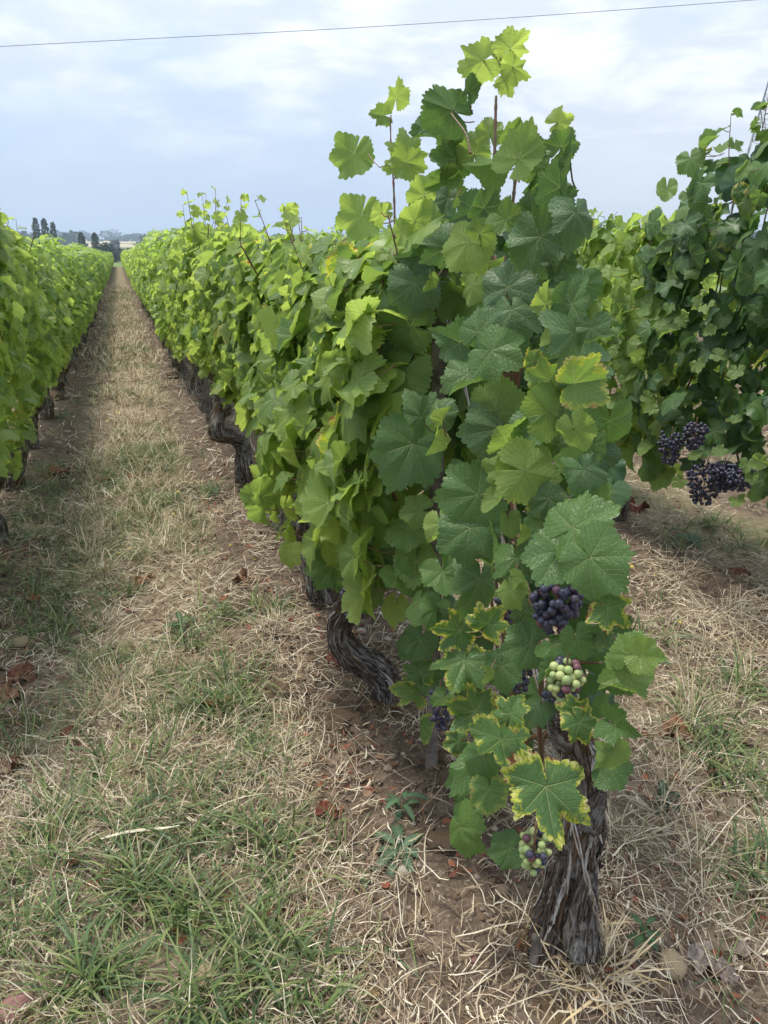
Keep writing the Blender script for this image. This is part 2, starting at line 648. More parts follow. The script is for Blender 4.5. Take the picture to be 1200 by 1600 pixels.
def row_x(row, y):
    if row == 'main':
        return float(np.interp(y, [1, 2.15, 3.9, 4.9, 6.3, 20], [0.80, 0.75, 0.73, 0.68, 0.64, 0.62]))
    if row == 'left':
        return float(np.interp(y, [3, 6, 12, 20], [-0.82, -0.82, -0.76, -0.74]))
    return 2.98 if y < 2.7 else 2.62


def sstep(a, b, x):
    t = np.clip((x - a) / (b - a), 0, 1)
    return t * t * (3 - 2 * t)


def gh(x, y):
    x = np.asarray(x, float)
    y = np.asarray(y, float)
    sh = x.shape
    p = P2(x, y)
    d = np.hypot(p[:, 0], p[:, 1])
    near = 1 - sstep(8, 40, d)
    z = 0.022 * fbm(p * 1.7, 2, 3) * near
    z += 0.030 * np.maximum(fbm(p * 6.5, 3, 9), -0.25) * near
    z += 0.017 * fbm(p * 24, 3, 21) * (1 - sstep(3, 9, d))
    z += 0.035 * np.exp(-(((p[:, 0] - 0.80) ** 2 + (p[:, 1] - 1.03) ** 2) / 0.020))
    for rx in (0.74, -0.82, 2.62):
        z += 0.035 * np.exp(-((p[:, 0] - rx) / 0.22) ** 2) * (0.6 + 0.6 * fbm(p * 2.3, 2, 5)) * near
    # clods thrown up under the vines, wheel-tamped path beside them
    cx, cy = CLOD[0], CLOD[1]
    z += 0.05 * np.exp(-(((p[:, 0] - cx) / 0.13) ** 2 + ((p[:, 1] - cy) / 0.12) ** 2))
    z -= 0.02 * np.exp(-((p[:, 0] + 0.45) / 0.12) ** 2) * near
    z += 30 * sstep(260, 1900, d) + 1.5 * fbm(p / 300, 2, 33) * sstep(250, 500, d) - 1.2 * sstep(90, 230, d) * (1 - sstep(230, 420, d))
    return z.reshape(sh)


CLOD = on_ground(440, 985)[0]


def axis_coords(lo, hi, step, far, n):
    core = np.arange(lo, hi, step)
    g = np.geomspace(step, far, n)
    left = lo - np.cumsum(np.diff(np.concatenate([[0], g])))[::-1]
    right = hi + np.cumsum(np.diff(np.concatenate([[0], g])))
    return np.concatenate([left, core, right])


gx = axis_coords(-1.5, 3.1, 0.016, 4200, 62)
gy = axis_coords(0.35, 5.2, 0.018, 4200, 62)
GX, GY = np.meshgrid(gx, gy)
GZ = gh(GX, GY)
nx, ny = len(gx), len(gy)
ii, jj = np.meshgrid(np.arange(nx - 1), np.arange(ny - 1))
b = (jj * nx + ii).ravel()
GF = np.stack([b, b + 1, b + nx + 1, b + nx], 1)


def soil_material():
    m, t, out = material('vineyard_soil')
    tco = t.new('ShaderNodeTexCoord')
    ob = tco.outputs['Object']
    x, y, z = t.sep(ob)
    n1 = t.noise(ob, 2.2, 5, 0.62)
    n2 = t.noise(ob, 14.0, 6, 0.68)
    n3 = t.noise(ob, 85.0, 4, 0.6)
    c = t.mix(t.mr(n2, 0.3, 0.72), (0.062, 0.044, 0.031), (0.175, 0.130, 0.092))
    c = t.mix(t.m('MULTIPLY', t.mr(n3, 0.5, 0.75), 0.6), c, (0.34, 0.26, 0.18))
    # reddish and mossy patches
    c = t.mix(t.m('MULTIPLY', t.mr(t.noise(ob, 5.0, 4, 0.6), 0.58, 0.68), 0.45), c, (0.16, 0.095, 0.035))
    # matted dead grass: in the alleys between rows
    ph = t.m('ABSOLUTE', t.m('SUBTRACT', t.m('FRACT', t.m('DIVIDE', t.m('ADD', x, 0.85), 1.56)), 0.5))
    strip = t.mr(t.m('ADD', ph, t.m('MULTIPLY', t.m('SUBTRACT', n1, 0.5), 0.30)), 0.16, 0.32, 1.0, 0.0)
    strip2 = t.m('MULTIPLY', strip, t.mr(t.noise(ob, 34.0, 5, 0.75), 0.38, 0.62, 0.35, 1.0))
    c = t.mix(strip2, c, t.mix(n3, (0.19, 0.145, 0.095), (0.36, 0.29, 0.19)))
    grn = t.mr(t.noise(ob, 1.1, 4, 0.6), 0.5, 0.68)
    c = t.mix(t.m('MULTIPLY', t.m('MULTIPLY', grn, strip), 0.40), c, (0.10, 0.14, 0.045))
    # beyond the vineyard: stubble and green fields
    fld = t.vor(t.scl(ob, (0.0016, 0.0052, 1.0)), 1.0, 'F1', 1)
    fr, fg, fb = t.sep(fld)
    fc = t.mix(t.mr(fr, 0.42, 0.46), (0.46, 0.35, 0.20), (0.12, 0.17, 0.055))
    fc = t.mix(t.mr(fg, 0.70, 0.74), fc, (0.55, 0.42, 0.25))
    dist = t.m('SQRT', t.m('ADD', t.m('MULTIPLY', x, x), t.m('MULTIPLY', y, y)))
    fc = t.mix(t.mr(dist, 235, 330), (0.13, 0.19, 0.055), fc)
    fc = t.mix(t.mr(dist, 640, 660), t.mix(t.mr(dist, 360, 420), fc, (0.50, 0.38, 0.22)), fc)
    c = t.mix(t.mr(y, 97, 101), c, fc)
    h = t.m('ADD', n2, t.m('MULTIPLY', n3, 0.35))
    p = principled(t, c, 0.95, 0.12, t.bump(h, 0.9, 0.018))
    t.l.new(p.outputs[0], out.inputs[0])
    return m


ground = link('ground', mesh_np('ground', np.stack([GX.ravel(), GY.ravel(), GZ.ravel()], 1), GF, soil_material()), kind='structure')

rng = np.random.default_rng(7)


def in_view(x, y, pad=60, z=0.0):
    d0 = np.stack([x - EYE[0], y - EYE[1], np.full_like(x, z - EYE[2])], 1)
    f = d0 @ CF
    px = 600 + 1155 * (d0 @ CR) / np.maximum(f, 1e-3)
    py = 800 - 1155 * (d0 @ CU) / np.maximum(f, 1e-3)
    return (f > 0.05) & (px > -pad) & (px < 1200 + pad) & (py > -pad) & (py < 1600 + pad)


def blades(x, y, az, length, width, elev, droop, wig, col, tipcol, K=5, z0=None, roll=None, kink=0.0):
    """N curved ribbons; returns V, F, colour"""
    n = len(x)
    if z0 is None:
        z0 = gh(x, y)
    s = np.linspace(0, 1, K + 1)
    ds = length[:, None] / K
    el = elev[:, None] - droop[:, None] * s[None, :] ** 1.2
    aa = az[:, None] + wig[:, None] * np.sin(s[None, :] * 3.0 + x[:, None] * 40)
    kk = (rng.uniform(0, 1, n) < kink) * rng.normal(0, 1.1, n)
    kp = rng.uniform(0.25, 0.8, n)
    aa = aa + kk[:, None] * (s[None, :] > kp[:, None])
    st = np.stack([np.cos(el) * np.cos(aa), np.cos(el) * np.sin(aa), np.sin(el)], -1) * ds[..., None]
    pos = np.cumsum(st, axis=1) - st[:, :1]
    pos[..., 0] += x[:, None]
    pos[..., 1] += y[:, None]
    pos[..., 2] += z0[:, None]
    fl = z0[:, None] + 0.003 + 0.010 * np.sin(s[None, :] * 9 + y[:, None] * 50) ** 2
    pos[..., 2] = np.maximum(pos[..., 2], fl)
    rl = (rng.uniform(-0.6, 0.6, n) if roll is None else roll)[:, None]
    side = np.stack([-np.sin(aa) * np.cos(rl), np.cos(aa) * np.cos(rl), np.sin(rl) * np.ones_like(aa)], -1)
    wd = width[:, None] * np.clip(1.06 - s[None, :] ** 2.2, 0.04, 1) * np.minimum(1, 0.6 + s[None, :] * 2)
    A = pos - side * wd[..., None] / 2
    B = pos + side * wd[..., None] / 2
    V = np.stack([A, B], 2).reshape(-1, 3)
    base = (np.arange(n) * (K + 1) * 2)[:, None] + (np.arange(K) * 2)[None, :]
    F = np.stack([base, base + 1, base + 3, base + 2], -1).reshape(-1, 4)
    f = (s ** 1.5)[None, :, None]
    C = col[:, None, :] * (1 - f) + tipcol[:, None, :] * f
    C = np.repeat(C, 2, axis=1).reshape(-1, 3)
    return V, F, C


def pick(cols, n, jit=0.15):
    cols = np.array(cols)
    c = cols[rng.integers(0, len(cols), n)] * rng.uniform(1 - jit, 1 + jit, (n, 1))
    return c


STRAW = [(0.52, 0.43, 0.28), (0.43, 0.345, 0.22), (0.33, 0.245, 0.155), (0.66, 0.58, 0.42), (0.24, 0.17, 0.11), (0.50, 0.42, 0.30), (0.17, 0.115, 0.075), (0.72, 0.64, 0.48), (0.21, 0.15, 0.095)]
GREEN = [(0.098, 0.150, 0.045), (0.150, 0.210, 0.062), (0.080, 0.130, 0.052), (0.220, 0.260, 0.090), (0.110, 0.165, 0.062)]


def cover(x, y):
    """how much dead grass lies at a place, 0..1"""
    p = P2(x, y)
    n = fbm(p * 2.4, 3, 41)
    alley = np.exp(-(((x - 0.02) / 0.52) ** 4))
    alley2 = np.exp(-(((x - 1.62) / 0.85) ** 4))
    return np.clip(0.34 + 0.75 * np.maximum(alley, alley2) + n * 0.95, 0.05, 1)


def bare(x, y):
    """bare soil under the near end of the row"""
    r = 0
    for (cx, cy, rx, ry) in BARE:
        r = np.maximum(r, np.exp(-(((x - cx) / rx) ** 2 + ((y - cy) / ry) ** 2)))
    return r


BARE = []
for (px, py, rx, ry) in ((640, 1230, 0.17, 0.28), (560, 1180, 0.14, 0.2), (60, 1090, 0.22, 0.16), (700, 1370, 0.12, 0.14), (1120, 1570, 0.12, 0.1),
                         (180, 1060, 0.16, 0.12), (600, 1420, 0.10, 0.12)):
    g, _ = on_ground(px, py)
    BARE.append((g[0], g[1], rx, ry))

straw = Soup()


def scatter(n, x0, x1, y0, y1, power=1.0):
    x = rng.uniform(x0, x1, n)
    y = y0 + (y1 - y0) * rng.uniform(0, 1, n) ** power
    k = in_view(x, y)
    return x[k], y[k]


def straw_layer(n, x0, x1, y0, y1, L, W, el=(0.0, 0.35), power=1.0, K=5):
    x, y = scatter(n, x0, x1, y0, y1, power)
    k = rng.uniform(0, 1, len(x)) < cover(x, y) * (1 - 0.85 * bare(x, y)) * np.clip(0.88 + 1.5 * fbm(P2(x, y) * 5.0, 3, 58), .08, 1)
    x, y = x[k], y[k]
    m = len(x)
    ang = fbm(P2(x, y) * 3.1, 2, 77) * 5 + rng.normal(0, 1.1, m)
    c = pick(STRAW, m)
    V, F, C = blades(x, y, ang, rng.uniform(L[0], L[1], m) * rng.uniform(0.5, 1, m), rng.uniform(W[0], W[1], m),
                     rng.uniform(el[0], el[1], m), rng.uniform(0.1, 0.9, m), rng.normal(0, 0.35, m), c, c * rng.uniform(0.8, 1.15, (m, 1)), K, kink=0.4)
    V[:, 2] += np.repeat(rng.uniform(0, 0.014, m), (K + 1) * 2)
    straw.add(V, F, None, C)


straw_layer(46000, -1.6, 3.2, 0.45, 2.4, (0.02, 0.12), (0.0010, 0.0030), K=4)
straw_layer(9000, -1.6, 3.2, 0.45, 2.4, (0.02, 0.09), (0.003, 0.0065), (0.0, 0.5), K=4)
straw_layer(9000, -1.6, 3.2, 0.45, 2.4, (0.10, 0.30), (0.0014, 0.0034), (0.05, 0.6))
straw_layer(52000, -2.5, 4.4, 2.2, 5.0, (0.04, 0.18), (0.0018, 0.0042), (0.0, 0.6), 1.1, K=4)
straw_layer(42000, -2.5, 7.0, 4.6, 12.0, (0.06, 0.22), (0.004, 0.009), (0.1, 1.1), 1.2, K=3)
straw_layer(26000, -1.0, 2.2, 11, 40, (0.08, 0.24), (0.009, 0.02), (0.3, 1.4), 1.3, K=2)


def tufts(cx, cy, n, spread, L, W, cols, tip=None, el=(0.75, 1.45), droop=(0.5, 1.7), K=6, store=None, kink=0.12):
    """n blades from each root"""
    k = len(cx)
    tot = k * n
    X = np.repeat(cx, n) + rng.normal(0, 1, tot) * np.repeat(spread, n)
    Y = np.repeat(cy, n) + rng.normal(0, 1, tot) * np.repeat(spread, n)
    az = np.arctan2(Y - np.repeat(cy, n), X - np.repeat(cx, n)) + rng.normal(0, 0.7, tot)
    c = pick(cols, tot)
    tc_ = c * 1.12
    dry = rng.uniform(0, 1, tot) < 0.22
    if tip is not None:
        tc_ = np.where(dry[:, None], pick(tip, tot), tc_)
    V, F, C = blades(X, Y, az, rng.uniform(L[0], L[1], tot), rng.uniform(W[0], W[1], tot), rng.uniform(el[0], el[1], tot),
                     rng.uniform(droop[0], droop[1], tot), rng.normal(0, 0.15, tot), c, tc_, K, kink=kink)
    store.add(V, F, None, C)


straw_layer(15000, -1.4, 0.5, 0.45, 2.2, (0.03, 0.16), (0.0014, 0.0036), (0.2, 1.2), K=4)
# dry tussocks standing in the alleys
for (n, x0, x1, y0, y1, nb, L, W, pw) in ((60, -0.9, 0.5, 1.6, 4.5, 34, (0.06, 0.17), (0.0012, 0.0026), 1.0),
                                          (150, -0.42, 0.30, 3.5, 9, 26, (0.07, 0.20), (0.0025, 0.005), 1.0),
                                          (340, -0.40, 0.28, 8, 30, 18, (0.08, 0.2), (0.006, 0.012), 1.2),
                                          (110, 1.0, 2.4, 1.0, 6.5, 34, (0.08, 0.24), (0.0016, 0.0032), 1.0),
                                          (60, 2.9, 4.4, 4, 9, 24, (0.08, 0.2), (0.003, 0.006), 1.0)):
    x, y = scatter(n * 2, x0, x1, y0, y1, pw)
    x, y = x[:n], y[:n]
    tufts(x, y, nb, np.full(len(x), 0.022), L, W, STRAW[:4], None, (0.5, 1.5), (0.2, 1.5), 4, straw)
# the pale swirled mats of dead grass
for (px, py, nb, sp) in ((240, 850, 380, 0.055), (130, 900, 260, 0.05), (840, 1180 + 60, 0, 0.03), (430, 1210, 260, 0.035), (430, 1000, 240, 0.045),
                         (410, 1185, 200, 0.03), (1010, 740, 260, 0.07), (1060, 900, 200, 0.06), (1120, 960, 200, 0.07), (60, 830, 200, 0.05), (190, 1080, 300, 0.06)):
    if nb:
        g, _ = on_ground(px, py)
        tufts(np.array([g[0]]), np.array([g[1]]), nb, np.array([sp]), (0.05, 0.17), (0.0011, 0.0024), STRAW[:2] + STRAW[3:4] + STRAW[5:6], None, (0.0, 1.0), (0.2, 1.4), 5, straw)
# brown moss and fibres heaped against the first trunk
for (px, py) in ((845, 1470), (832, 1505), (860, 1425), (850, 1525), (905, 1525), (945, 1505), (880, 1540), (930, 1530), (585, 1110), (615, 1115), (555, 1080)):
    g, _ = on_ground(px, py)
    tufts(np.array([g[0]]), np.array([g[1]]), 260, np.array([.02]), (0.008, 0.032), (0.0008, 0.0022), [(.22, .13, .05), (.16, .10, .045), (.28, .18, .08), (.12, .08, .04), (.36, .28, .17)], None, (0.2, 1.5), (0, 2.5), 4, straw, .5)
# the straw bundle at the foot of the first trunk
g, _ = on_ground(925, 1560)
tufts(np.array([g[0], g[0] + 0.03]), np.array([g[1], g[1] + 0.02]), 80, np.array([0.035, 0.045]), (0.05, 0.15), (0.002, 0.0065),
      [(0.66, 0.53, 0.32), (0.60, 0.46, 0.25), (0.50, 0.36, 0.20), (0.70, 0.60, 0.42)], None, (0.0, 1.1), (0.0, 0.9), 4, straw, 0.5)
o = link('dry_grass', straw.mesh('dry_grass', MAT_STRAW))
tag(o, 'matted straw-coloured dead grass strewn over the soil between the vine rows', 'dry grass', kind='stuff')

green = Soup()
cx, cy, sp_ = [], [], []
for (px, py, k, r) in ((210, 1200, 8, .06), (380, 1120, 10, .07), (310, 1110, 6, .05), (100, 985, 9, .09), (330, 965, 7, .08), (420, 960, 4, .05), (290, 1010, 4, .04),
                       (400, 1480, 15, .055), (340, 1570, 12, .06), (470, 1560, 8, .04), (50, 1500, 11, .09), (130, 1330, 10, .10), (300, 1290, 12, .08), (420, 1310, 7, .06),
                       (60, 1290, 6, .05), (230, 1400, 12, .08), (160, 1560, 9, .07), (330, 1400, 8, .07), (20, 1420, 6, .05), (180, 930, 8, .1), (250, 790, 10, .14),
                       (300, 770, 6, .1), (220, 720, 12, .16), (1160, 840, 12, .14), (1120, 1140, 9, .08), (1170, 1080, 9, .07), (1180, 1220, 9, .07), (1100, 1190, 5, .05),
                       (1000, 1000, 4, .05), (1185, 1360, 6, .04), (1080, 850, 6, .1), (390, 1060, 5, .05), (450, 830, 5, .06), (420, 1180, 6, .05)):
    g, _ = on_ground(px, py)
    cx += list(g[0] + rng.normal(0, r, k)); cy += list(g[1] + rng.normal(0, r, k))
cx, cy = np.array(cx), np.array(cy)
tufts(cx, cy, 19, np.full(len(cx), 0.016), (0.06, 0.20), (0.0030, 0.0078), GREEN, STRAW[:2], (0.35, 1.45), (0.5, 2.0), 7, green)
x, y = scatter(210, -1.3, 0.45, 0.5, 2.2)
k = fbm(P2(x, y) * 1.9, 2, 91) > -0.15
k &= rng.uniform(0, 1, len(x)) > bare(x, y)
tufts(x[k], y[k], 12, np.full(k.sum(), 0.02), (0.04, 0.14), (0.0022, 0.0052), GREEN + STRAW[:1], STRAW[:2], (0.2, 1.4), (0.4, 1.9), 5, green)
x, y = scatter(1400, -0.75, 0.30, 2.2, 9, 1.1)
k = fbm(P2(x, y) * 1.5, 2, 93) > 0.0
tufts(x[k], y[k], 13, np.full(k.sum(), 0.025), (0.05, 0.15), (0.0025, 0.005), GREEN, STRAW[:2], (0.4, 1.5), (0.3, 1.5), 4, green)
x, y = scatter(500, 1.0, 4.4, 0.8, 7, 1.0)
k = fbm(P2(x, y) * 1.7, 2, 95) > 0.08
tufts(x[k], y[k], 12, np.full(k.sum(), 0.02), (0.05, 0.16), (0.002, 0.004), GREEN[:3] + STRAW[:1], STRAW[:2], (0.3, 1.5), (0.3, 1.6), 4, green)
x, y = scatter(1500, -0.4, 0.30, 8, 34, 1.3)
k = fbm(P2(x, y) * 0.9, 2, 97) > -0.05
tufts(x[k], y[k], 9, np.full(k.sum(), 0.05), (0.06, 0.15), (0.007, 0.012), GREEN[:2], STRAW[:2], (0.5, 1.5), (0.3, 1.2), 2, green)
o = link('green_grass', green.mesh('green_grass', MAT_GRASS))
tag(o, 'green grass blades growing in tufts through the dead grass of the alley', 'grass', kind='stuff')


def blob(seed, sub=2, rough=0.25, flat=0.7, freq=1.4):
    """lumpy stone-like unit mesh data"""
    import bmesh
    bm = bmesh.new()
    bmesh.ops.create_icosphere(bm, subdivisions=sub, radius=1)
    V = np.array([v.co[:] for v in bm.verts])
    F = np.array([[v.index for v in f.verts] for f in bm.faces])
    bm.free()
    V = V * (1 + rough * fbm(V * freq + seed * 3.7, 3, seed))[:, None]
    V[:, 2] *= flat
    return V, F


crumbs = Soup()
bl = [blob(s, 1, 0.5, 0.75) for s in range(5)]
x, y = scatter(9000, -1.6, 3.0, 0.45, 4.5, 1.2)
ad = rng.uniform(0, 1, len(x)) < 0.35 + bare(x, y)
for a_, b_ in zip(x[ad], y[ad]):
    V, F = bl[rng.integers(0, 5)]
    r = rng.uniform(0.002, 0.009) * (1.6 if rng.uniform() < 0.06 else 1)
    th = rng.uniform(0, 6.28)
    R = np.array([[math.cos(th), -math.sin(th), 0], [math.sin(th), math.cos(th), 0], [0, 0, 1]])
    cc = np.array([(0.17, 0.115, 0.07), (0.24, 0.17, 0.11), (0.13, 0.085, 0.055), (0.36, 0.30, 0.23)][rng.integers(0, 4)])
    crumbs.add(V @ R * r * rng.uniform(0.8, 1.4) + [a_, b_, 0], F, None, cc)
allp = np.vstack(crumbs.V)
# rest each crumb on the soil
off = 0
for V in crumbs.V:
    c_ = V.mean(0)
    V[:, 2] += 0.0
hts = gh(np.array([V[:, 0].mean() for V in crumbs.V]), np.array([V[:, 1].mean() for V in crumbs.V]))
for V, h_ in zip(crumbs.V, hts):
    V[:, 2] += h_ + 0.001
o = link('soil_crumbs', crumbs.mesh('soil_crumbs', MAT_CLOD))
tag(o, 'small brown crumbs and gravel lying on the bare vineyard soil', 'gravel', kind='stuff')
# clods thrown up by the plough along the vines
clods = Soup()
bl2 = [blob(s + 30, 2, 0.6, 0.7, 1.8) for s in range(6)]
x, y = scatter(9000, -1.6, 3.0, 0.45, 6.5, 1.2)
wgt = 0.10 + 0.75 * bare(x, y) + 0.45 * np.exp(-((x - 0.62) / 0.24) ** 2) + 0.35 * np.exp(-((x + 0.75) / 0.25) ** 2) + 0.3 * np.exp(-((x - 2.4) / 0.4) ** 2)
k = rng.uniform(0, 1, len(x)) < wgt * 0.55 * (1 + fbm(P2(x, y) * 4, 2, 19))
x, y = x[k], y[k]
hts = gh(x, y)
for a_, b_, h_ in zip(x, y, hts):
    V, F = bl2[rng.integers(0, 6)]
    r = 0.004 + 0.016 * rng.uniform() ** 3.2
    th = rng.uniform(0, 6.28)
    R = np.array([[math.cos(th), -math.sin(th), 0], [math.sin(th), math.cos(th), 0], [0, 0, 1]])
    cc = np.array([(0.19, 0.135, 0.09), (0.25, 0.185, 0.125), (0.14, 0.095, 0.062), (0.31, 0.24, 0.17)][rng.integers(0, 4)])
    clods.add(V @ R * r * rng.uniform(0.8, 1.3) + [a_, b_, h_ + r * .2], F, None, cc)
o = link('soil_clods', clods.mesh('soil_clods', MAT_CLOD))
tag(o, 'crumbly brown clods turned up along the foot of the vine rows', 'soil clods', kind='stuff')
# grit-like litter of broken brown leaf bits
bits = Soup()
x, y = scatter(15000, -1.5, 3.2, 0.5, 5.5, 1.1)
k = (np.exp(-((x - 0.4) / 0.35) ** 2) + np.exp(-((x + 0.75) / 0.3) ** 2) + np.exp(-((x - 1.3) / 0.5) ** 2) + 0.25) * (0.5 + fbm(P2(x, y) * 2.6, 2, 61)) > rng.uniform(0, 1, len(x))
x, y = x[k], y[k]
n = len(x)
c = pick([(0.20, 0.065, 0.035), (0.27, 0.10, 0.05), (0.11, 0.06, 0.035), (0.26, 0.16, 0.10), (0.08, 0.045, 0.03)], n)
V, F, C = blades(x, y, rng.uniform(0, 6.3, n), rng.uniform(0.008, 0.042, n), rng.uniform(0.005, 0.024, n), rng.uniform(0, 0.7, n), rng.uniform(-1, 2.5, n),
                 np.zeros(n), c, c, 3, roll=rng.uniform(-0.9, 0.9, n))
bits.add(V, F, None, C)
o = link('leaf_litter', bits.mesh('leaf_litter', MAT_STRAW))
tag(o, 'crumbled red-brown scraps of dead vine leaves along the foot of the rows', 'leaf litter', kind='stuff')

# ------------------------------------------------------------------ vine leaves
def outline(lobes, seed, teeth=17, amp=0.055):
    """half outlines of a vine leaf: theta from the tip, radius"""
    r_ = random.Random(seed)
    base_a = np.radians([0, 12, 24, 33, 42, 50, 60, 72, 84, 92, 104, 118, 132, 146, 158, 168, 176, 180])
    full = np.array([1.02, .97, .92, .89, .90, .92, .91, .88, .86, .86, .87, .86, .83, .79, .74, .65, .42, .05])
    deep = np.array([1.08, .94, .74, .50, .66, .98, .90, .68, .52, .58, .84, .84, .78, .72, .66, .58, .36, .05])
    out = []
    for side in (1, -1):
        lb = lobes * r_.uniform(0.8, 1.2)
        rr = full * (1 - lb) + deep * lb
        rr = rr * np.array([1 + r_.uniform(-.05, .05) for _ in rr])
        th, rad = [], []
        n = teeth + r_.choice((-1, 0, 1))
        for k in range(n):
            a0 = math.pi * 0.97 * k / n
            a1 = math.pi * 0.97 * (k + 0.62 + r_.uniform(-.1, .1)) / n
            am = amp * r_.uniform(0.5, 1.5) * (0.6 + 0.5 * (k % 2))
            for a, s in ((a0, 1 + am * 0.45), (a0 + (a1 - a0) * 0.6, 1 + am * 0.2), (a1, 1 - am)):
                th.append(a); rad.append(float(np.interp(a, base_a, rr)) * s * (1 + r_.uniform(-.012, .012)))
        th.append(math.pi * 0.985); rad.append(0.10)
        out.append((np.array(th) * side, np.array(rad)))
    (ta, ra), (tb, rb) = out
    th = np.concatenate([tb[::-1][:-1], ta])
    rd = np.concatenate([rb[::-1][:-1], ra])
    return th, rd


MAINA = (0.0, 0.84, 1.83)


def leaf_shape(seed, lobes=0.3, fold=0.0, roll=0.0, side=0.0, wave=0.05, dome=0.05, puff=0.05, rings=(0.12, 0.26, 0.42, 0.58, 0.74, 0.88, 1.0),
               teeth=17, amp=0.06, crump=0.0, lift=0.0, curl=0.0, cdir=0.0, cr=0.2):
    r_ = random.Random(seed * 31 + 5)
    th, rd = outline(lobes, seed, teeth, amp)
    n = len(th)
    xs, ys, es = [0.0], [0.0], [0.0]
    for e in rings:
        sm = rd if e > 0.9 else (rd * e + np.convolve(np.r_[rd[-2:], rd, rd[:2]], np.ones(5) / 5, 'valid') * (1 - e))
        for a, r in zip(th, sm):
            xs.append(math.sin(a) * r * e); ys.append(math.cos(a) * r * e); es.append(e)
    x, y, e = np.array(xs), np.array(ys), np.array(es)
    r = np.hypot(x, y)
    ang = np.abs(np.arctan2(np.abs(x), y))
    dv = np.min([np.abs(ang - a) for a in MAINA], axis=0)
    z = puff * np.minimum(dv, 0.42) * np.minimum(r, 1.0) * 1.2
    z = z - dome * r * r
    ph, ph2 = r_.uniform(0, 6.28), r_.uniform(0, 6.28)
    sa = np.arctan2(x, y)
    z = z + wave * e ** 3 * (np.sin(sa * 3 + ph) + 0.7 * np.sin(sa * 6 + ph2))
    p = np.stack([x, y, np.zeros_like(x)], 1)
    if crump:
        z = z + crump * fbm(p * 2.2 + seed, 3, seed)
        x = x + crump * 0.5 * fbm(p * 2.0 + seed + 9, 2, seed + 3)
    # fold the halves up about the midrib
    ax = np.abs(x)
    sg = np.sign(x)
    f = fold
    x2, z2 = ax * math.cos(f) - z * math.sin(f) * 0, z + ax * math.sin(f)
    x2 = x2 * sg
    # roll the edges (curvature across) and the tip (curvature along)
    if side:
        k = side
        x2, z2 = np.sin(k * x2) / k, z2 - (1 - np.cos(k * x2)) / k
    y2 = y
    if curl:
        # one edge of the blade curls up over
        cx_, cy_ = math.sin(cdir), math.cos(cdir)
        u_ = x2 * cx_ + y2 * cy_
        w_ = np.maximum(u_ - curl, 0)
        du = cr * np.sin(np.minimum(w_ / cr, 2.6)) - w_
        x2, y2, z2 = x2 + du * cx_, y2 + du * cy_, z2 + cr * (1 - np.cos(np.minimum(w_ / cr, 2.6)))
        y = y2
    if roll:
        k = roll
        y2, z2 = np.sin(k * y) / k - z2 * np.sin(k * y), z2 * np.cos(k * y) - (1 - np.cos(k * y)) / k
    V = np.stack([x2, y2, z2 + lift * x2], 1)
    F = []
    for i in range(n - 1):
        F.append((0, 1 + i + 1, 1 + i))
    for q in range(len(rings) - 1):
        b0, b1 = 1 + q * n, 1 + (q + 1) * n
        for i in range(n - 1):
            F.append((b0 + i, b0 + i + 1, b1 + i + 1)); F.append((b0 + i, b1 + i + 1, b1 + i))
    UV = np.stack([x, y], 1)
    F = np.array(F)
    # make the upper side face +Z
    a, b_, c = V[F[0, 0]], V[F[0, 1]], V[F[0, 2]]
    if np.cross(b_ - a, c - a)[2] < 0:
        F = F[:, ::-1]
    return V, F, UV, e


LEAF_SPECS = [
    dict(lobes=.10, dome=.16, wave=.07, puff=.13, roll=.35),               # 0 gently domed
    dict(lobes=.18, fold=.42, wave=.08, puff=.11, roll=.45),               # 1 shallow V, tip down
    dict(lobes=.14, dome=.08, roll=1.0, wave=.08, puff=.12, side=.3),      # 2 drooping tip
    dict(lobes=.28, wave=.17, puff=.12, side=.35),                         # 3 wavy
    dict(lobes=.10, fold=1.0, wave=.08, puff=.08, roll=.4),                # 4 folded along the midrib
    dict(lobes=.10, dome=-.20, wave=.09, puff=.10),                        # 5 cupped up
    dict(lobes=.14, side=1.2, wave=.08, puff=.14, roll=.4),                # 6 edges rolled down
    dict(lobes=.12, dome=.20, wave=.06, puff=.18, roll=.5),                # 7 blistered
    dict(lobes=.85, wave=.14, puff=.12, dome=.02, amp=.075),               # 8 deeply lobed
    dict(lobes=.75, wave=.16, puff=.10, roll=.7, amp=.075, fold=.25),      # 9 lobed, drooping
    dict(lobes=.40, fold=.3, wave=.08, puff=.07, teeth=11, amp=.09),       # 10 young
    dict(lobes=.50, dome=-.12, wave=.10, puff=.07, teeth=11, amp=.09),     # 11 young, cupped
    dict(lobes=.14, fold=.6, side=.6, wave=.11, puff=.10, roll=-.45),      # 12 half folded, tip up
    dict(lobes=.35, wave=.18, puff=.12, dome=.08, roll=.8),                # 13
    dict(lobes=.14, dome=.08, wave=.07, puff=.14, curl=.32, cdir=1.4),     # 14 one side curled over
    dict(lobes=.18, dome=.05, wave=.09, puff=.12, curl=.35, cdir=-.9, roll=.4),  # 15
    dict(lobes=.10, fold=.25, wave=.06, puff=.12, curl=.45, cdir=-2.2, side=.5),  # 16
]
_q = random.Random(4242)
for _ in range(11):       # 17..27: every leaf bends in its own way
    sp_ = dict(lobes=_q.uniform(.05, .5), dome=_q.uniform(-.12, .2), wave=_q.uniform(.05, .16), puff=_q.uniform(.08, .18),
               fold=_q.choice((0, 0, _q.uniform(.2, .85))), roll=_q.uniform(-.25, 1.15), side=_q.choice((0, _q.uniform(.2, 1.0))), teeth=_q.choice((14, 16, 18, 20)))
    if _q.random() < .6:
        sp_.update(curl=_q.uniform(.15, .5), cdir=_q.uniform(-2.6, 2.6), cr=_q.uniform(.14, .34))
    LEAF_SPECS.append(sp_)
LEAVES = []
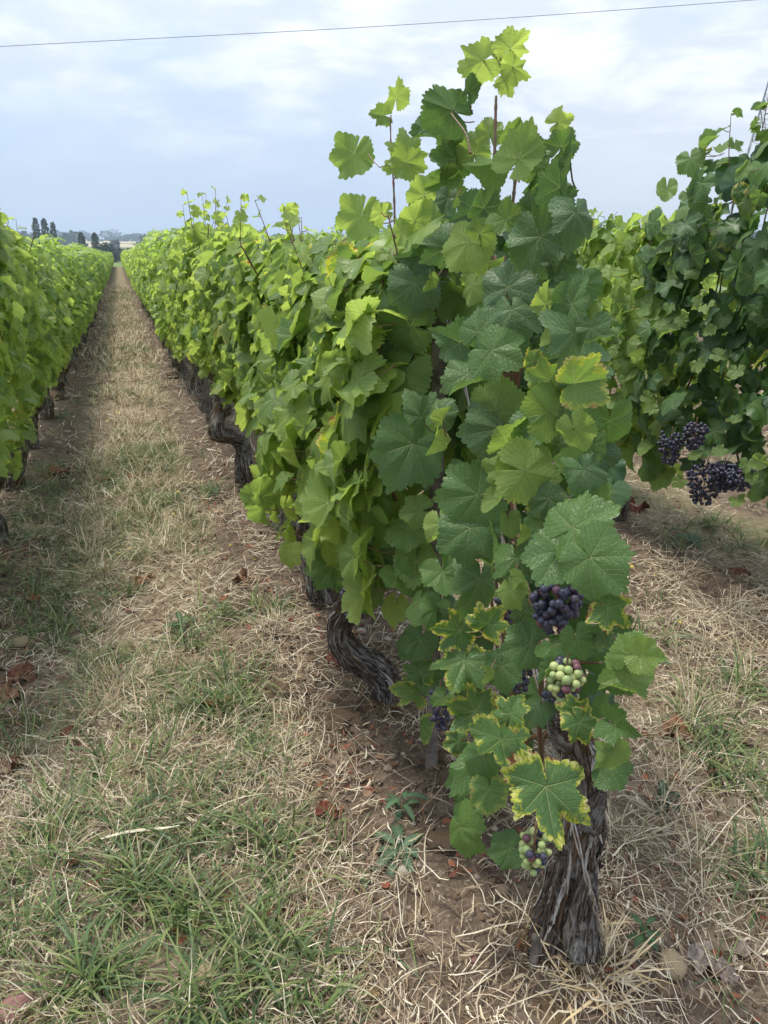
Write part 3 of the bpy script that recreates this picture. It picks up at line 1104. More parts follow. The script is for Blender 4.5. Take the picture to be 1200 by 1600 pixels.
for i, sp in enumerate(LEAF_SPECS):
    V, F, UV, e = leaf_shape(i + 1, **sp)
    LEAVES.append(mesh_np('vine_leaf_shape', V, F, MAT_LEAF, True, UV, {'edge': e}))
DEADS = []
for i in range(6):
    V, F, UV, e = leaf_shape(50 + i, lobes=.6, wave=.22, puff=.1, crump=.55, roll=.9 * (i % 3 - 1), side=.5, dome=.2 * (i % 2), rings=(.2, .4, .6, .8, 1.0))
    DEADS.append(mesh_np('dead_leaf_shape', V, F, MAT_DEAD, True, UV, {'edge': e}))
# light versions for joined foliage
LOD = []
for i in (0, 1, 2, 3, 6, 9):
    V, F, UV, e = leaf_shape(i + 1, **{**LEAF_SPECS[i], 'teeth': 5, 'amp': .10, 'rings': (0.55, 1.0)})
    LOD.append((V, F, UV, e))
LODX = []
for i in (0, 1, 2):
    V, F, UV, e = leaf_shape(i + 1, **{**LEAF_SPECS[i], 'teeth': 2, 'amp': .05, 'rings': (1.0,)})
    LODX.append((V, F, UV, e))

nrg = np.random.default_rng(2024)


def unit(v):
    v = np.asarray(v, float)
    return v / (np.linalg.norm(v) + 1e-9)


def frame(n, tip):
    n = unit(n)
    y = unit(tip - n * np.dot(tip, n))
    return np.stack([np.cross(y, n), y, n], 1)     # columns X, Y, Z


def random_leaf(pos, out, tintc, size, spread=0.35, up=0.55, tipspread=0.7, r=nrg):
    """frame of a leaf hanging on a canopy face, upper side outward"""
    n = unit(np.asarray(out) + np.array([0, 0, r.uniform(0.1, 2 * up)]) + r.normal(0, spread, 3))
    tip = np.array([0, 0, -1.0]) + r.normal(0, tipspread, 3) * [0.6, 1, 0.3]
    return frame(n, tip)


def joined_leaves(name, pos, frames, size, tints, lods, mat):
    Vs, Fs, Es, Us, Cs, off = [], [], [], [], [], 0
    for p, R, s, tn in zip(pos, frames, size, tints):
        V, F, UV, e = lods[nrg.integers(0, len(lods))]
        Vs.append((V * s) @ R.T + p); Fs.append(F + off); Es.append(e); Us.append(UV)
        c = np.empty((len(V), 3)); c[:] = (tn, 0, nrg.uniform())
        Cs.append(c); off += len(V)
    return np.vstack(Vs), np.vstack(Fs), np.vstack(Us), np.concatenate(Es), np.vstack(Cs)


def fol_mesh(name, pos, frames, size, tints, lods=None, mat=None, extra=None):
    V, F, U, E, C = joined_leaves(name, pos, frames, size, tints, lods or LOD, mat)
    mats, mi = [mat or MAT_FOL], np.zeros(len(F), int)
    if extra is not None:
        V2, F2, U2 = extra
        F2 = tri(F2)
        n = len(V)
        V = np.vstack([V, V2]); F = np.vstack([F, F2 + n]); U = np.vstack([U, U2])
        E = np.concatenate([E, np.zeros(len(V2))]); C = np.vstack([C, np.zeros((len(V2), 3))])
        mats.append(MAT_BARK)
        mi = np.concatenate([mi, np.ones(len(F2), int)])
    return mesh_np(name, V, F, None, True, U, {'edge': E}, C, mats=mats, mi=mi)


def put_leaf(parent, p, R, s, tint, sick=0.0, blue=0.25, shape=0, base=(0, 0, 0)):
    m = np.eye(4)
    m[:3, :3] = R * s
    m[:3, 3] = np.asarray(p) - base
    o = link('leaf', LEAVES[shape], parent, mat=Matrix(m.tolist()), color=(max(0, min(1, tint)), sick, blue, 1))
    return o


# ------------------------------------------------------------------ trunks
def bark_disp(seed, twist=1.5, amp=0.22):
    def f(a, L, P):
        aa = a + twist * L * 3
        q = np.stack([np.cos(aa) * 2.6, np.sin(aa) * 2.6, L * 6 + seed], 1)
        q2 = np.stack([np.cos(aa) * 6.5, np.sin(aa) * 6.5, L * 11 + seed], 1)
        return 1 + 0.20 * fbm(P * 13 + seed, 2, seed + 7) + amp * fbm(q, 3, seed) * 1.5 + amp * 0.7 * (1 - 2 * np.abs(fbm(q2, 2, seed + 3))) * 0.6 + 0.12 * fbm(P * 26, 2, seed)
    return f


def trunk_soup(pts, rad, seed, seg=28, n=60, amp=0.22):
    P = catmull(pts, n)
    R = np.interp(np.linspace(0, 1, n), np.linspace(0, 1, len(rad)), rad)
    return tube(P, R, seg, True, bark_disp(seed, amp=amp))


def bark_strips(parent, Vt, seg, n, seed, count, width=.0045):
    """shaggy strips of old bark lifting off the trunk"""
    r = np.random.default_rng(seed)
    G = Vt[:n * seg].reshape(n, seg, 3)
    C_ = G.mean(1)
    sp = Soup()
    for k in range(count):
        i0 = int(r.integers(2, n - 14)); ln = int(r.integers(int(n * .05), int(n * .16)))
        i1 = min(n - 2, i0 + ln)
        j = r.integers(0, seg); dj = r.normal(0, .06)
        idx = np.linspace(i0, i1, 7).astype(int)
        lift = r.uniform(.001, .004) + np.abs(np.linspace(-1, 1, 7)) ** 2 * r.uniform(0, .008)
        P = []
        for q, (ii_, lf) in enumerate(zip(idx, lift)):
            jj_ = int(j + dj * (ii_ - i0)) % seg
            p = G[ii_, jj_]; o_ = unit(p - C_[ii_])
            P.append((p + o_ * lf, np.cross(unit(C_[min(n - 1, ii_ + 1)] - C_[ii_ - 1]), o_)))
        w_ = width * r.uniform(.4, 1.3)
        V = []
        for q, (p, sd_) in enumerate(P):
            ww = w_ * (1 - abs(q - 3) / 4.2)
            V += [p - sd_ * ww, p + unit(p - C_[idx[q]]) * .0012, p + sd_ * ww]
        F = []
        for q in range(6):
            for s_ in (0, 1):
                a = q * 3 + s_
                F.append((a, a + 1, a + 4, a + 3))
        c = np.array([(.13, .10, .08), (.20, .17, .145), (.07, .05, .04), (.36, .34, .31), (.13, .08, .045), (.09, .07, .055)][r.integers(0, 6)])
        sp.add(np.array(V), np.array(F), None, c)
    tag(link('bark_strips', sp.mesh('bark_strips', MAT_CLOD), parent), kind='stuff')


TRUNKS = []
for s_ in range(5):
    q = np.random.default_rng(s_ + 40)
    bend = q.normal(0, 0.06, (5, 2))
    bend = np.clip(bend, -.07, .07)
    pts = [(0, 0, -0.06), (bend[0, 0] * .4, bend[0, 1] * .5, 0.08), (bend[1, 0], bend[1, 1], 0.22), (bend[2, 0], bend[2, 1], 0.36), (bend[3, 0] * .6, bend[3, 1], 0.50)]
    V, F, U = trunk_soup(pts, [0.062, 0.050, 0.040, 0.043, 0.036], s_, 18, 34)
    sp = Soup()
    sp.add(V, F, U)
    # a knuckled head and two short arms
    for sd in (-1, 1):
        e = np.array(pts[-1])
        V, F, U = trunk_soup([e - [0, 0, .05], e + [0.01, sd * .08, .02], e + [0, sd * .2, .05 + .03 * sd]], [0.036, 0.025, 0.013], s_ + 9, 10, 12)
        sp.add(V, F, U)
    TRUNKS.append((sp.mesh('vine_trunk_shape', MAT_BARK), pts[-1]))


def cane_mesh(pts, r0, r1, mat, seg=6, n=26, nodes=True):
    P = catmull(pts, n)
    R = np.linspace(r0, r1, n)
    if nodes:
        R = R * (1 + 0.35 * (np.arange(n) % 4 == 0))
    V, F, U = tube(P, R, seg)
    return mesh_np('cane_shape', V, tri(F), mat, True, U)


# ------------------------------------------------------------------ grapes
def sphere_mesh(name, seg=16, rings=10):
    V, F = [], []
    V.append((0, 0, 1))
    for i in range(1, rings):
        a = math.pi * i / rings
        for j in range(seg):
            b_ = 2 * math.pi * j / seg
            V.append((math.sin(a) * math.cos(b_), math.sin(a) * math.sin(b_), math.cos(a)))
    V.append((0, 0, -1))
    for j in range(seg):
        F.append((0, 1 + j, 1 + (j + 1) % seg, 1 + (j + 1) % seg))
        for i in range(rings - 2):
            a0, a1 = 1 + i * seg, 1 + (i + 1) * seg
            F.append((a0 + j, a1 + j, a1 + (j + 1) % seg, a0 + (j + 1) % seg))
        l0 = 1 + (rings - 2) * seg
        F.append((l0 + j, len(V) - 1, l0 + (j + 1) % seg, l0 + (j + 1) % seg))
    return mesh_np(name, np.array(V), tri(np.array(F)), MAT_GRAPE)


GRAPE = sphere_mesh('grape_shape')
GRAPE_LO = sphere_mesh('grape_shape_small', 10, 6)
DARKG = [(0.014, 0.013, 0.026), (0.022, 0.015, 0.034), (0.032, 0.014, 0.024), (0.016, 0.017, 0.036)]
REDG = [(0.16, 0.045, 0.050), (0.11, 0.03, 0.045), (0.23, 0.12, 0.055)]
GREENG = [(0.34, 0.42, 0.14), (0.42, 0.46, 0.17), (0.28, 0.37, 0.13)]


def grape_bunch(parent, base, top, w, h, n, rad, palette, seed, label=None, lo=False):
    """top: world point of the bunch stalk"""
    r = random.Random(seed)
    top = np.array(top, float)
    V, F, U = tube(catmull([top + [0, 0, .03], top, top - [0, 0, h * .5], top - [0, 0, h * .85]], 10), 0.0022, 5)
    o = link('grape_bunch', mesh_np('bunch_stalk', V - top, tri(F), MAT_SHOOT, True, U), parent, loc=tuple(top - base))
    if label:
        o['label'] = label
    pts = []
    tries = 0
    while len(pts) < n and tries < 9000:
        tries += 1
        k = r.random()
        z = -h * k
        R = w / 2 * (1 - 0.55 * k ** 1.6) * (0.75 if k < .12 else 1)
        a = r.uniform(0, 6.283)
        q = R * math.sqrt(r.uniform(0.25, 1))
        p = np.array([q * math.cos(a), q * math.sin(a), z])
        if all(np.linalg.norm(p - u[0]) > rad * 1.42 for u in pts):
            pts.append((p, rad * r.uniform(.88, 1.1)))
    for p, s in pts:
        c = palette[r.randrange(len(palette))]
        if c in GREENG:
            s *= r.choice((0.8, 1.0, 1.0))
        link('grape', GRAPE_LO if lo else GRAPE, o, loc=tuple(p), rot=(r.uniform(0, 3), r.uniform(0, 3), 0), scale=s, color=c)
    return o


# ------------------------------------------------------------------ a full vine of a row
GROUP_MAIN = 'grapevines of the row beside the path'


def canopy_points(r, n, hw, z0, z1, L, face=-1, bias=0.66, seed=0, boxy=3.2):
    """points of a hedge-like canopy, plus the outward direction"""
    y = r.uniform(-L / 2, L / 2, n)
    sgn = np.where(r.uniform(0, 1, n) < bias, face, -face)
    t = r.uniform(0, 1, n) ** 0.85
    p3 = np.stack([y * 1.3 + seed, t * 2.4, sgn * 2.0], 1)
    bul = 1 + 0.42 * fbm(p3 * 1.6, 2, 5)
    topv = z1 + 0.09 * fbm(np.stack([y * 4 + seed, y * 0, y * 0], 1), 2, 8)
    botv = z0 + 0.12 * fbm(np.stack([y * 3 + seed, y * 0 + 4, y * 0], 1), 2, 8)
    z = botv + (topv - botv) * t
    prof = np.sqrt(np.clip(1 - np.abs(2 * t - 0.95) ** boxy, 0.10, 1))
    x = sgn * hw * prof * bul * r.uniform(0.62, 1.05, n)
    out = np.stack([sgn * 1.0, y * 0, np.where(t > 0.86, (t - 0.86) * 7, 0)], 1)
    return np.stack([x, y, z], 1), out


def shoot(parent, base, p0, p1, r, nl, tint, size=0.055, rad=0.0035, mat=None):
    """a young shoot with alternate leaves, tip small"""
    mid = (np.array(p0) + p1) / 2 + r.normal(0, 0.02, 3)
    P = catmull([p0, mid, p1], 18)
    V, F, U = tube(P - base, np.linspace(rad, rad * 0.4, 18), 5)
    c = link('cane', mesh_np('shoot', V, tri(F), mat or MAT_SHOOT, True, U), parent)
    dirn = unit(np.array(p1) - p0)
    for k in range(nl):
        f = (k + 1.0) / nl
        q = P[min(17, int(f * 17))]
        az = r.uniform(0, 6.28) if k % 2 == 0 else az + math.pi + r.normal(0, 0.5)
        o_ = np.array([math.cos(az), math.sin(az), 0.25])
        s = size * (1.0 - 0.55 * f) * r.uniform(0.85, 1.15)
        stalk = q + o_ * s * r.uniform(.7, 1.1)
        R = frame(o_ * 0.5 + [0, 0, 0.6] + r.normal(0, .45, 3), o_ * 1.0 + np.array([0, 0, -0.5]) + r.normal(0, .3, 3))
        put_leaf(parent, stalk, R, s, tint + 0.15 * f + r.normal(0, 0.06), 0, 0.1, int(r.choice([10, 11, 3, 5, 1])), base)
        STALKS.append((q - base, stalk - base))


STALKS = []


def flush_stalks(parent, rad=0.0016, mat=None):
    global STALKS
    if STALKS:
        sp = Soup()
        for a, b_ in STALKS:
            mid = (a + b_) / 2 + np.array([0, 0, -0.12 * np.linalg.norm(a - b_)])
            V, F, U = tube(catmull([a, mid, b_], 5), rad, 4, False)
            sp.add(V, F, U)
        tag(link('leaf_stalks', sp.mesh('leaf_stalks', mat or MAT_SHOOT), parent), kind='stuff')
    STALKS = []


def row_vine(row, y, seed, label, n=190, hw=0.22, z0=0.55, z1=1.60, L=1.2, tint=0.62, dark=0.0, face=-1, bias=0.66, xoff=0.0,
             shoots=3, high=0.18, size=0.068, fill=260, bunches=1, trunk=None, group=None, canes=5, blue=0.2, bulge=None, yellow=0.0, lean=0.0, boxy=3.2, toplight=0.0):
    r = np.random.default_rng(seed)
    bx = row_x(row, y)
    base = np.array([bx, y, float(gh(np.array([bx]), np.array([y]))[0])])
    v = link('grapevine', None, loc=tuple(base))
    tag(v, label, 'grapevine', group)
    if trunk is None:
        tm, top = TRUNKS[seed % 5]
        link('trunk', tm, v, rot=(0, lean, r.uniform(-0.4, 0.4) + (math.pi if seed % 2 else 0)), scale=(1.25, 1.25, 1.12))
    axis = np.array([bx + xoff, y, 0])
    pts, outs = canopy_points(r, n, hw, z0, z1, L, face, bias, seed * 3.1, boxy)
    for p, o_ in zip(pts, outs):
        s = size * r.uniform(0.58, 1.24)
        q = axis + p
        if bulge is not None:
            bp, br, ba = bulge
            q[0] += face * ba * math.exp(-((p[1] - bp[0]) ** 2 + (p[2] - bp[1]) ** 2) / br ** 2)
        R = random_leaf(q, o_, 0, s, 0.36, 0.42, 0.6, r)
        low = math.exp(-((p[2] - z0) / 0.25) ** 2)
        tn = tint + r.normal(0, 0.13) + yellow * low
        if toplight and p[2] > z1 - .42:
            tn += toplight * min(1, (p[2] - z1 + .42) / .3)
        sk = 0.0
        if r.uniform() < 0.05 + 0.25 * yellow * low:
            sk = r.uniform(0.4, 1)
        sh_ = int(r.choice([0, 1, 2, 3, 4, 5, 6, 7, 9, 12, 13, 14, 15, 16], p=[.11, .10, .12, .09, .05, .06, .08, .09, .05, .05, .05, .05, .05, .05]))
        if r.uniform() < .4:
            sh_ = int(r.integers(17, 28))
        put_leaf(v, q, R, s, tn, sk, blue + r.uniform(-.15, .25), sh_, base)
        if r.uniform() < 0.5:
            STALKS.append((q - base, q - base + np.array([-o_[0] * .09, r.normal(0, .03), r.uniform(-.02, .05)])))
    # inner leaves, joined
    pts, outs = canopy_points(r, fill, hw * 0.72, z0 + .06, z1 - .03, L, face, 0.5, seed)
    fr = [random_leaf(p, o_, 0, 1, 0.6, 0.5, 0.9, r) for p, o_ in zip(pts, outs)]
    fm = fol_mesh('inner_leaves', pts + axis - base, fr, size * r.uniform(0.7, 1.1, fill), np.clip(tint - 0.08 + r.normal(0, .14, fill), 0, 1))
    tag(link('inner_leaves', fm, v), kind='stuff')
    for k in range(shoots):
        yy = r.uniform(-L / 2, L / 2)
        zt = z1 + r.uniform(0.3, 1.0) * high
        p0 = axis + np.array([r.normal(0, .06), yy, z1 - 0.25])
        p1 = np.array([p0[0] + r.normal(0, .07), p0[1] + r.normal(0, .07), zt])
        shoot(v, base, p0, p1, r, 6, tint + .12, size * 0.9)
    for k in range(canes):
        yy = -L / 2 + L * (k + .5) / canes + r.normal(0, .04)
        p0 = np.array([xoff + r.normal(0, .03), yy * .8, 0.52])
        pm = np.array([xoff + r.normal(0, .08), yy, 1.0])
        p1 = np.array([xoff + r.normal(0, .09), yy + r.normal(0, .08), z1 - .05])
        link('cane', cane_mesh([p0, (p0 + pm) / 2 + r.normal(0, .02, 3), pm, (pm + p1) / 2 + r.normal(0, .03, 3), p1], 0.0052, 0.003, MAT_CANE), v)
    for k in range(bunches):
        yy = r.uniform(-L / 2.4, L / 2.4)
        grape_bunch(v, base, axis + np.array([face * hw * r.uniform(.5, 1.0), yy, z0 + r.uniform(0.02, .2)]), .085, .13, 42, .0085, DARKG, seed * 7 + k, lo=True)
    flush_stalks(v)
    return v, base

# ------------------------------------------------------------------ the vine nearest the camera
def cam_leaf(parent, base, px, py, wpx, ang, tilt=20, yaw=0, side=1, tint=.3, sick=0, blue=.4, shape=0, X=.60, stalk=True):
    """a leaf standing at plane X, described as it is seen from the path"""
    P, t = on_x(px, py, X)
    vdir = unit(EYE - P)
    rt = unit(np.cross(-vdir, [0, 0, 1]))
    up = np.cross(rt, -vdir)
    a = math.radians(ang)
    tip = math.cos(a) * rt + math.sin(a) * up
    tl, yw = math.radians(tilt), math.radians(yaw)
    y2 = math.cos(tl) * tip + math.sin(tl) * vdir
    n2 = math.cos(tl) * vdir - math.sin(tl) * tip
    x2 = np.cross(y2, n2)
    n3 = math.cos(yw) * n2 + math.sin(yw) * x2
    n3 = n3 * side
    R = frame(n3, y2)
    tint = min(1, tint + .14) * (1 - .45 * sick)
    depth = np.dot(P - EYE, CF)
    s = wpx * depth / 1155 / 1.80
    p = P - y2 * 0.18 * s
    put_leaf(parent, p, R, s, tint, sick, blue, shape, base)
    if stalk:
        STALKS.append((p - base, p - base - vdir * 0.05 - y2 * 0.03 + np.array([0.02, 0, -0.01])))


hx = row_x('main', 1.03)
HB = np.array([hx, 1.03, float(gh(np.array([hx]), np.array([1.03]))[0])])
hero = link('grapevine', None, loc=tuple(HB))
tag(hero, 'nearest grapevine, with scorched lower leaves over a thick grey trunk', 'grapevine', 'grapevines of the row beside the path')
sp = Soup()
path = [(880, 1535, 1.29, 118), (874, 1470, 1.30, 112), (886, 1400, 1.31, 92), (902, 1330, 1.31, 80), (912, 1270, 1.31, 74), (914, 1215, 1.31, 66), (900, 1160, 1.30, 72), (884, 1118, 1.29, 60)]
pts, rad = [], []
for px, py, r_, w_ in path:
    P, t = at_range(px, py, r_)
    pts.append(P - HB)
    rad.append(w_ / 2 * .77 * np.dot(P - EYE, CF) / 1155)
V, F, U = trunk_soup(pts, rad, 12, 120, 280, 0.23)
sp.add(V, F, U)
bark_strips(hero, V, 120, 280, 5, 420)
# burls, a dead arm stub and the split heel
for (px, py, r_, w0, w1, dx, dy, dr) in ((900, 1165, 1.27, 34, 46, -36, -22, .02), (915, 1290, 1.27, 40, 30, 26, -50, .0), (905, 1480, 1.25, 50, 36, 18, -110, .0)):
    A, _ = at_range(px, py, r_)
    B, _ = at_range(px + dx, py + dy, r_ + dr)
    k = np.dot(A - EYE, CF) / 1155 / 2
    V, F, U = trunk_soup([A - HB, (A + B) / 2 - HB, B - HB], [w0 * k, (w0 + w1) * k / 2.2, w1 * k * .55], px, 30, 40, 0.24)
    sp.add(V, F, U)
link('trunk', sp.mesh('vine_trunk', MAT_BARK), hero)


def cam_cane(parent, base, pix, X, r0, r1, mat=MAT_CANE):
    pts = []
    for i, q in enumerate(pix):
        x_ = q[2] if len(q) > 2 else X
        pts.append(on_x(q[0], q[1], x_)[0] - base)
    return link('cane', cane_mesh(pts, r0, r1, mat, 8, 40), parent)


cam_cane(hero, HB, [(890, 1130, .80), (850, 1150, .76), (846, 1190, .74), (842, 1120, .71), (846, 1040, .69), (830, 940, .70), (818, 890, .71), (800, 760, .74)], .7, .0048, .0036)
cam_cane(hero, HB, [(890, 1150, .80), (820, 1160, .80), (808, 1250, .80), (806, 1180, .80), (800, 1100, .80), (790, 980, .80)], .8, .006, .005)
cam_cane(hero, HB, [(768, 440, .72), (770, 330, .71), (773, 230, .70), (775, 150, .70)], .7, .0040, .0026, MAT_SHOOT)
cam_cane(hero, HB, [(617, 440, .64), (617, 360, .64), (615, 290, .64), (611, 235, .64), (610, 185, .64)], .64, .0034, .0014, MAT_SHOOT)
cam_cane(hero, HB, [(735, 240, .66), (728, 210, .66), (705, 178, .65)], .66, .0022, .0016, MAT_SHOOT)
cam_cane(hero, HB, [(800, 420, .78), (800, 340, .76), (808, 250, .75)], .76, .0036, .0030, MAT_SHOOT)
cam_cane(hero, HB, [(835, 420, .80), (848, 330, .78), (862, 270, .76)], .78, .0040, .0032, MAT_SHOOT)
cam_cane(hero, HB, [(940, 1036, .66), (870, 1034, .68), (840, 1040, .72)], .7, .0022, .0020, MAT_CANE)
for k in range(6):
    cam_cane(hero, HB, [(840 - 12 * k, 1050, .80), (800 - 8 * k, 800, .84), (790 + 4 * k, 600, .82), (760 + 14 * k, 400, .80)], .8, .0045, .0032)

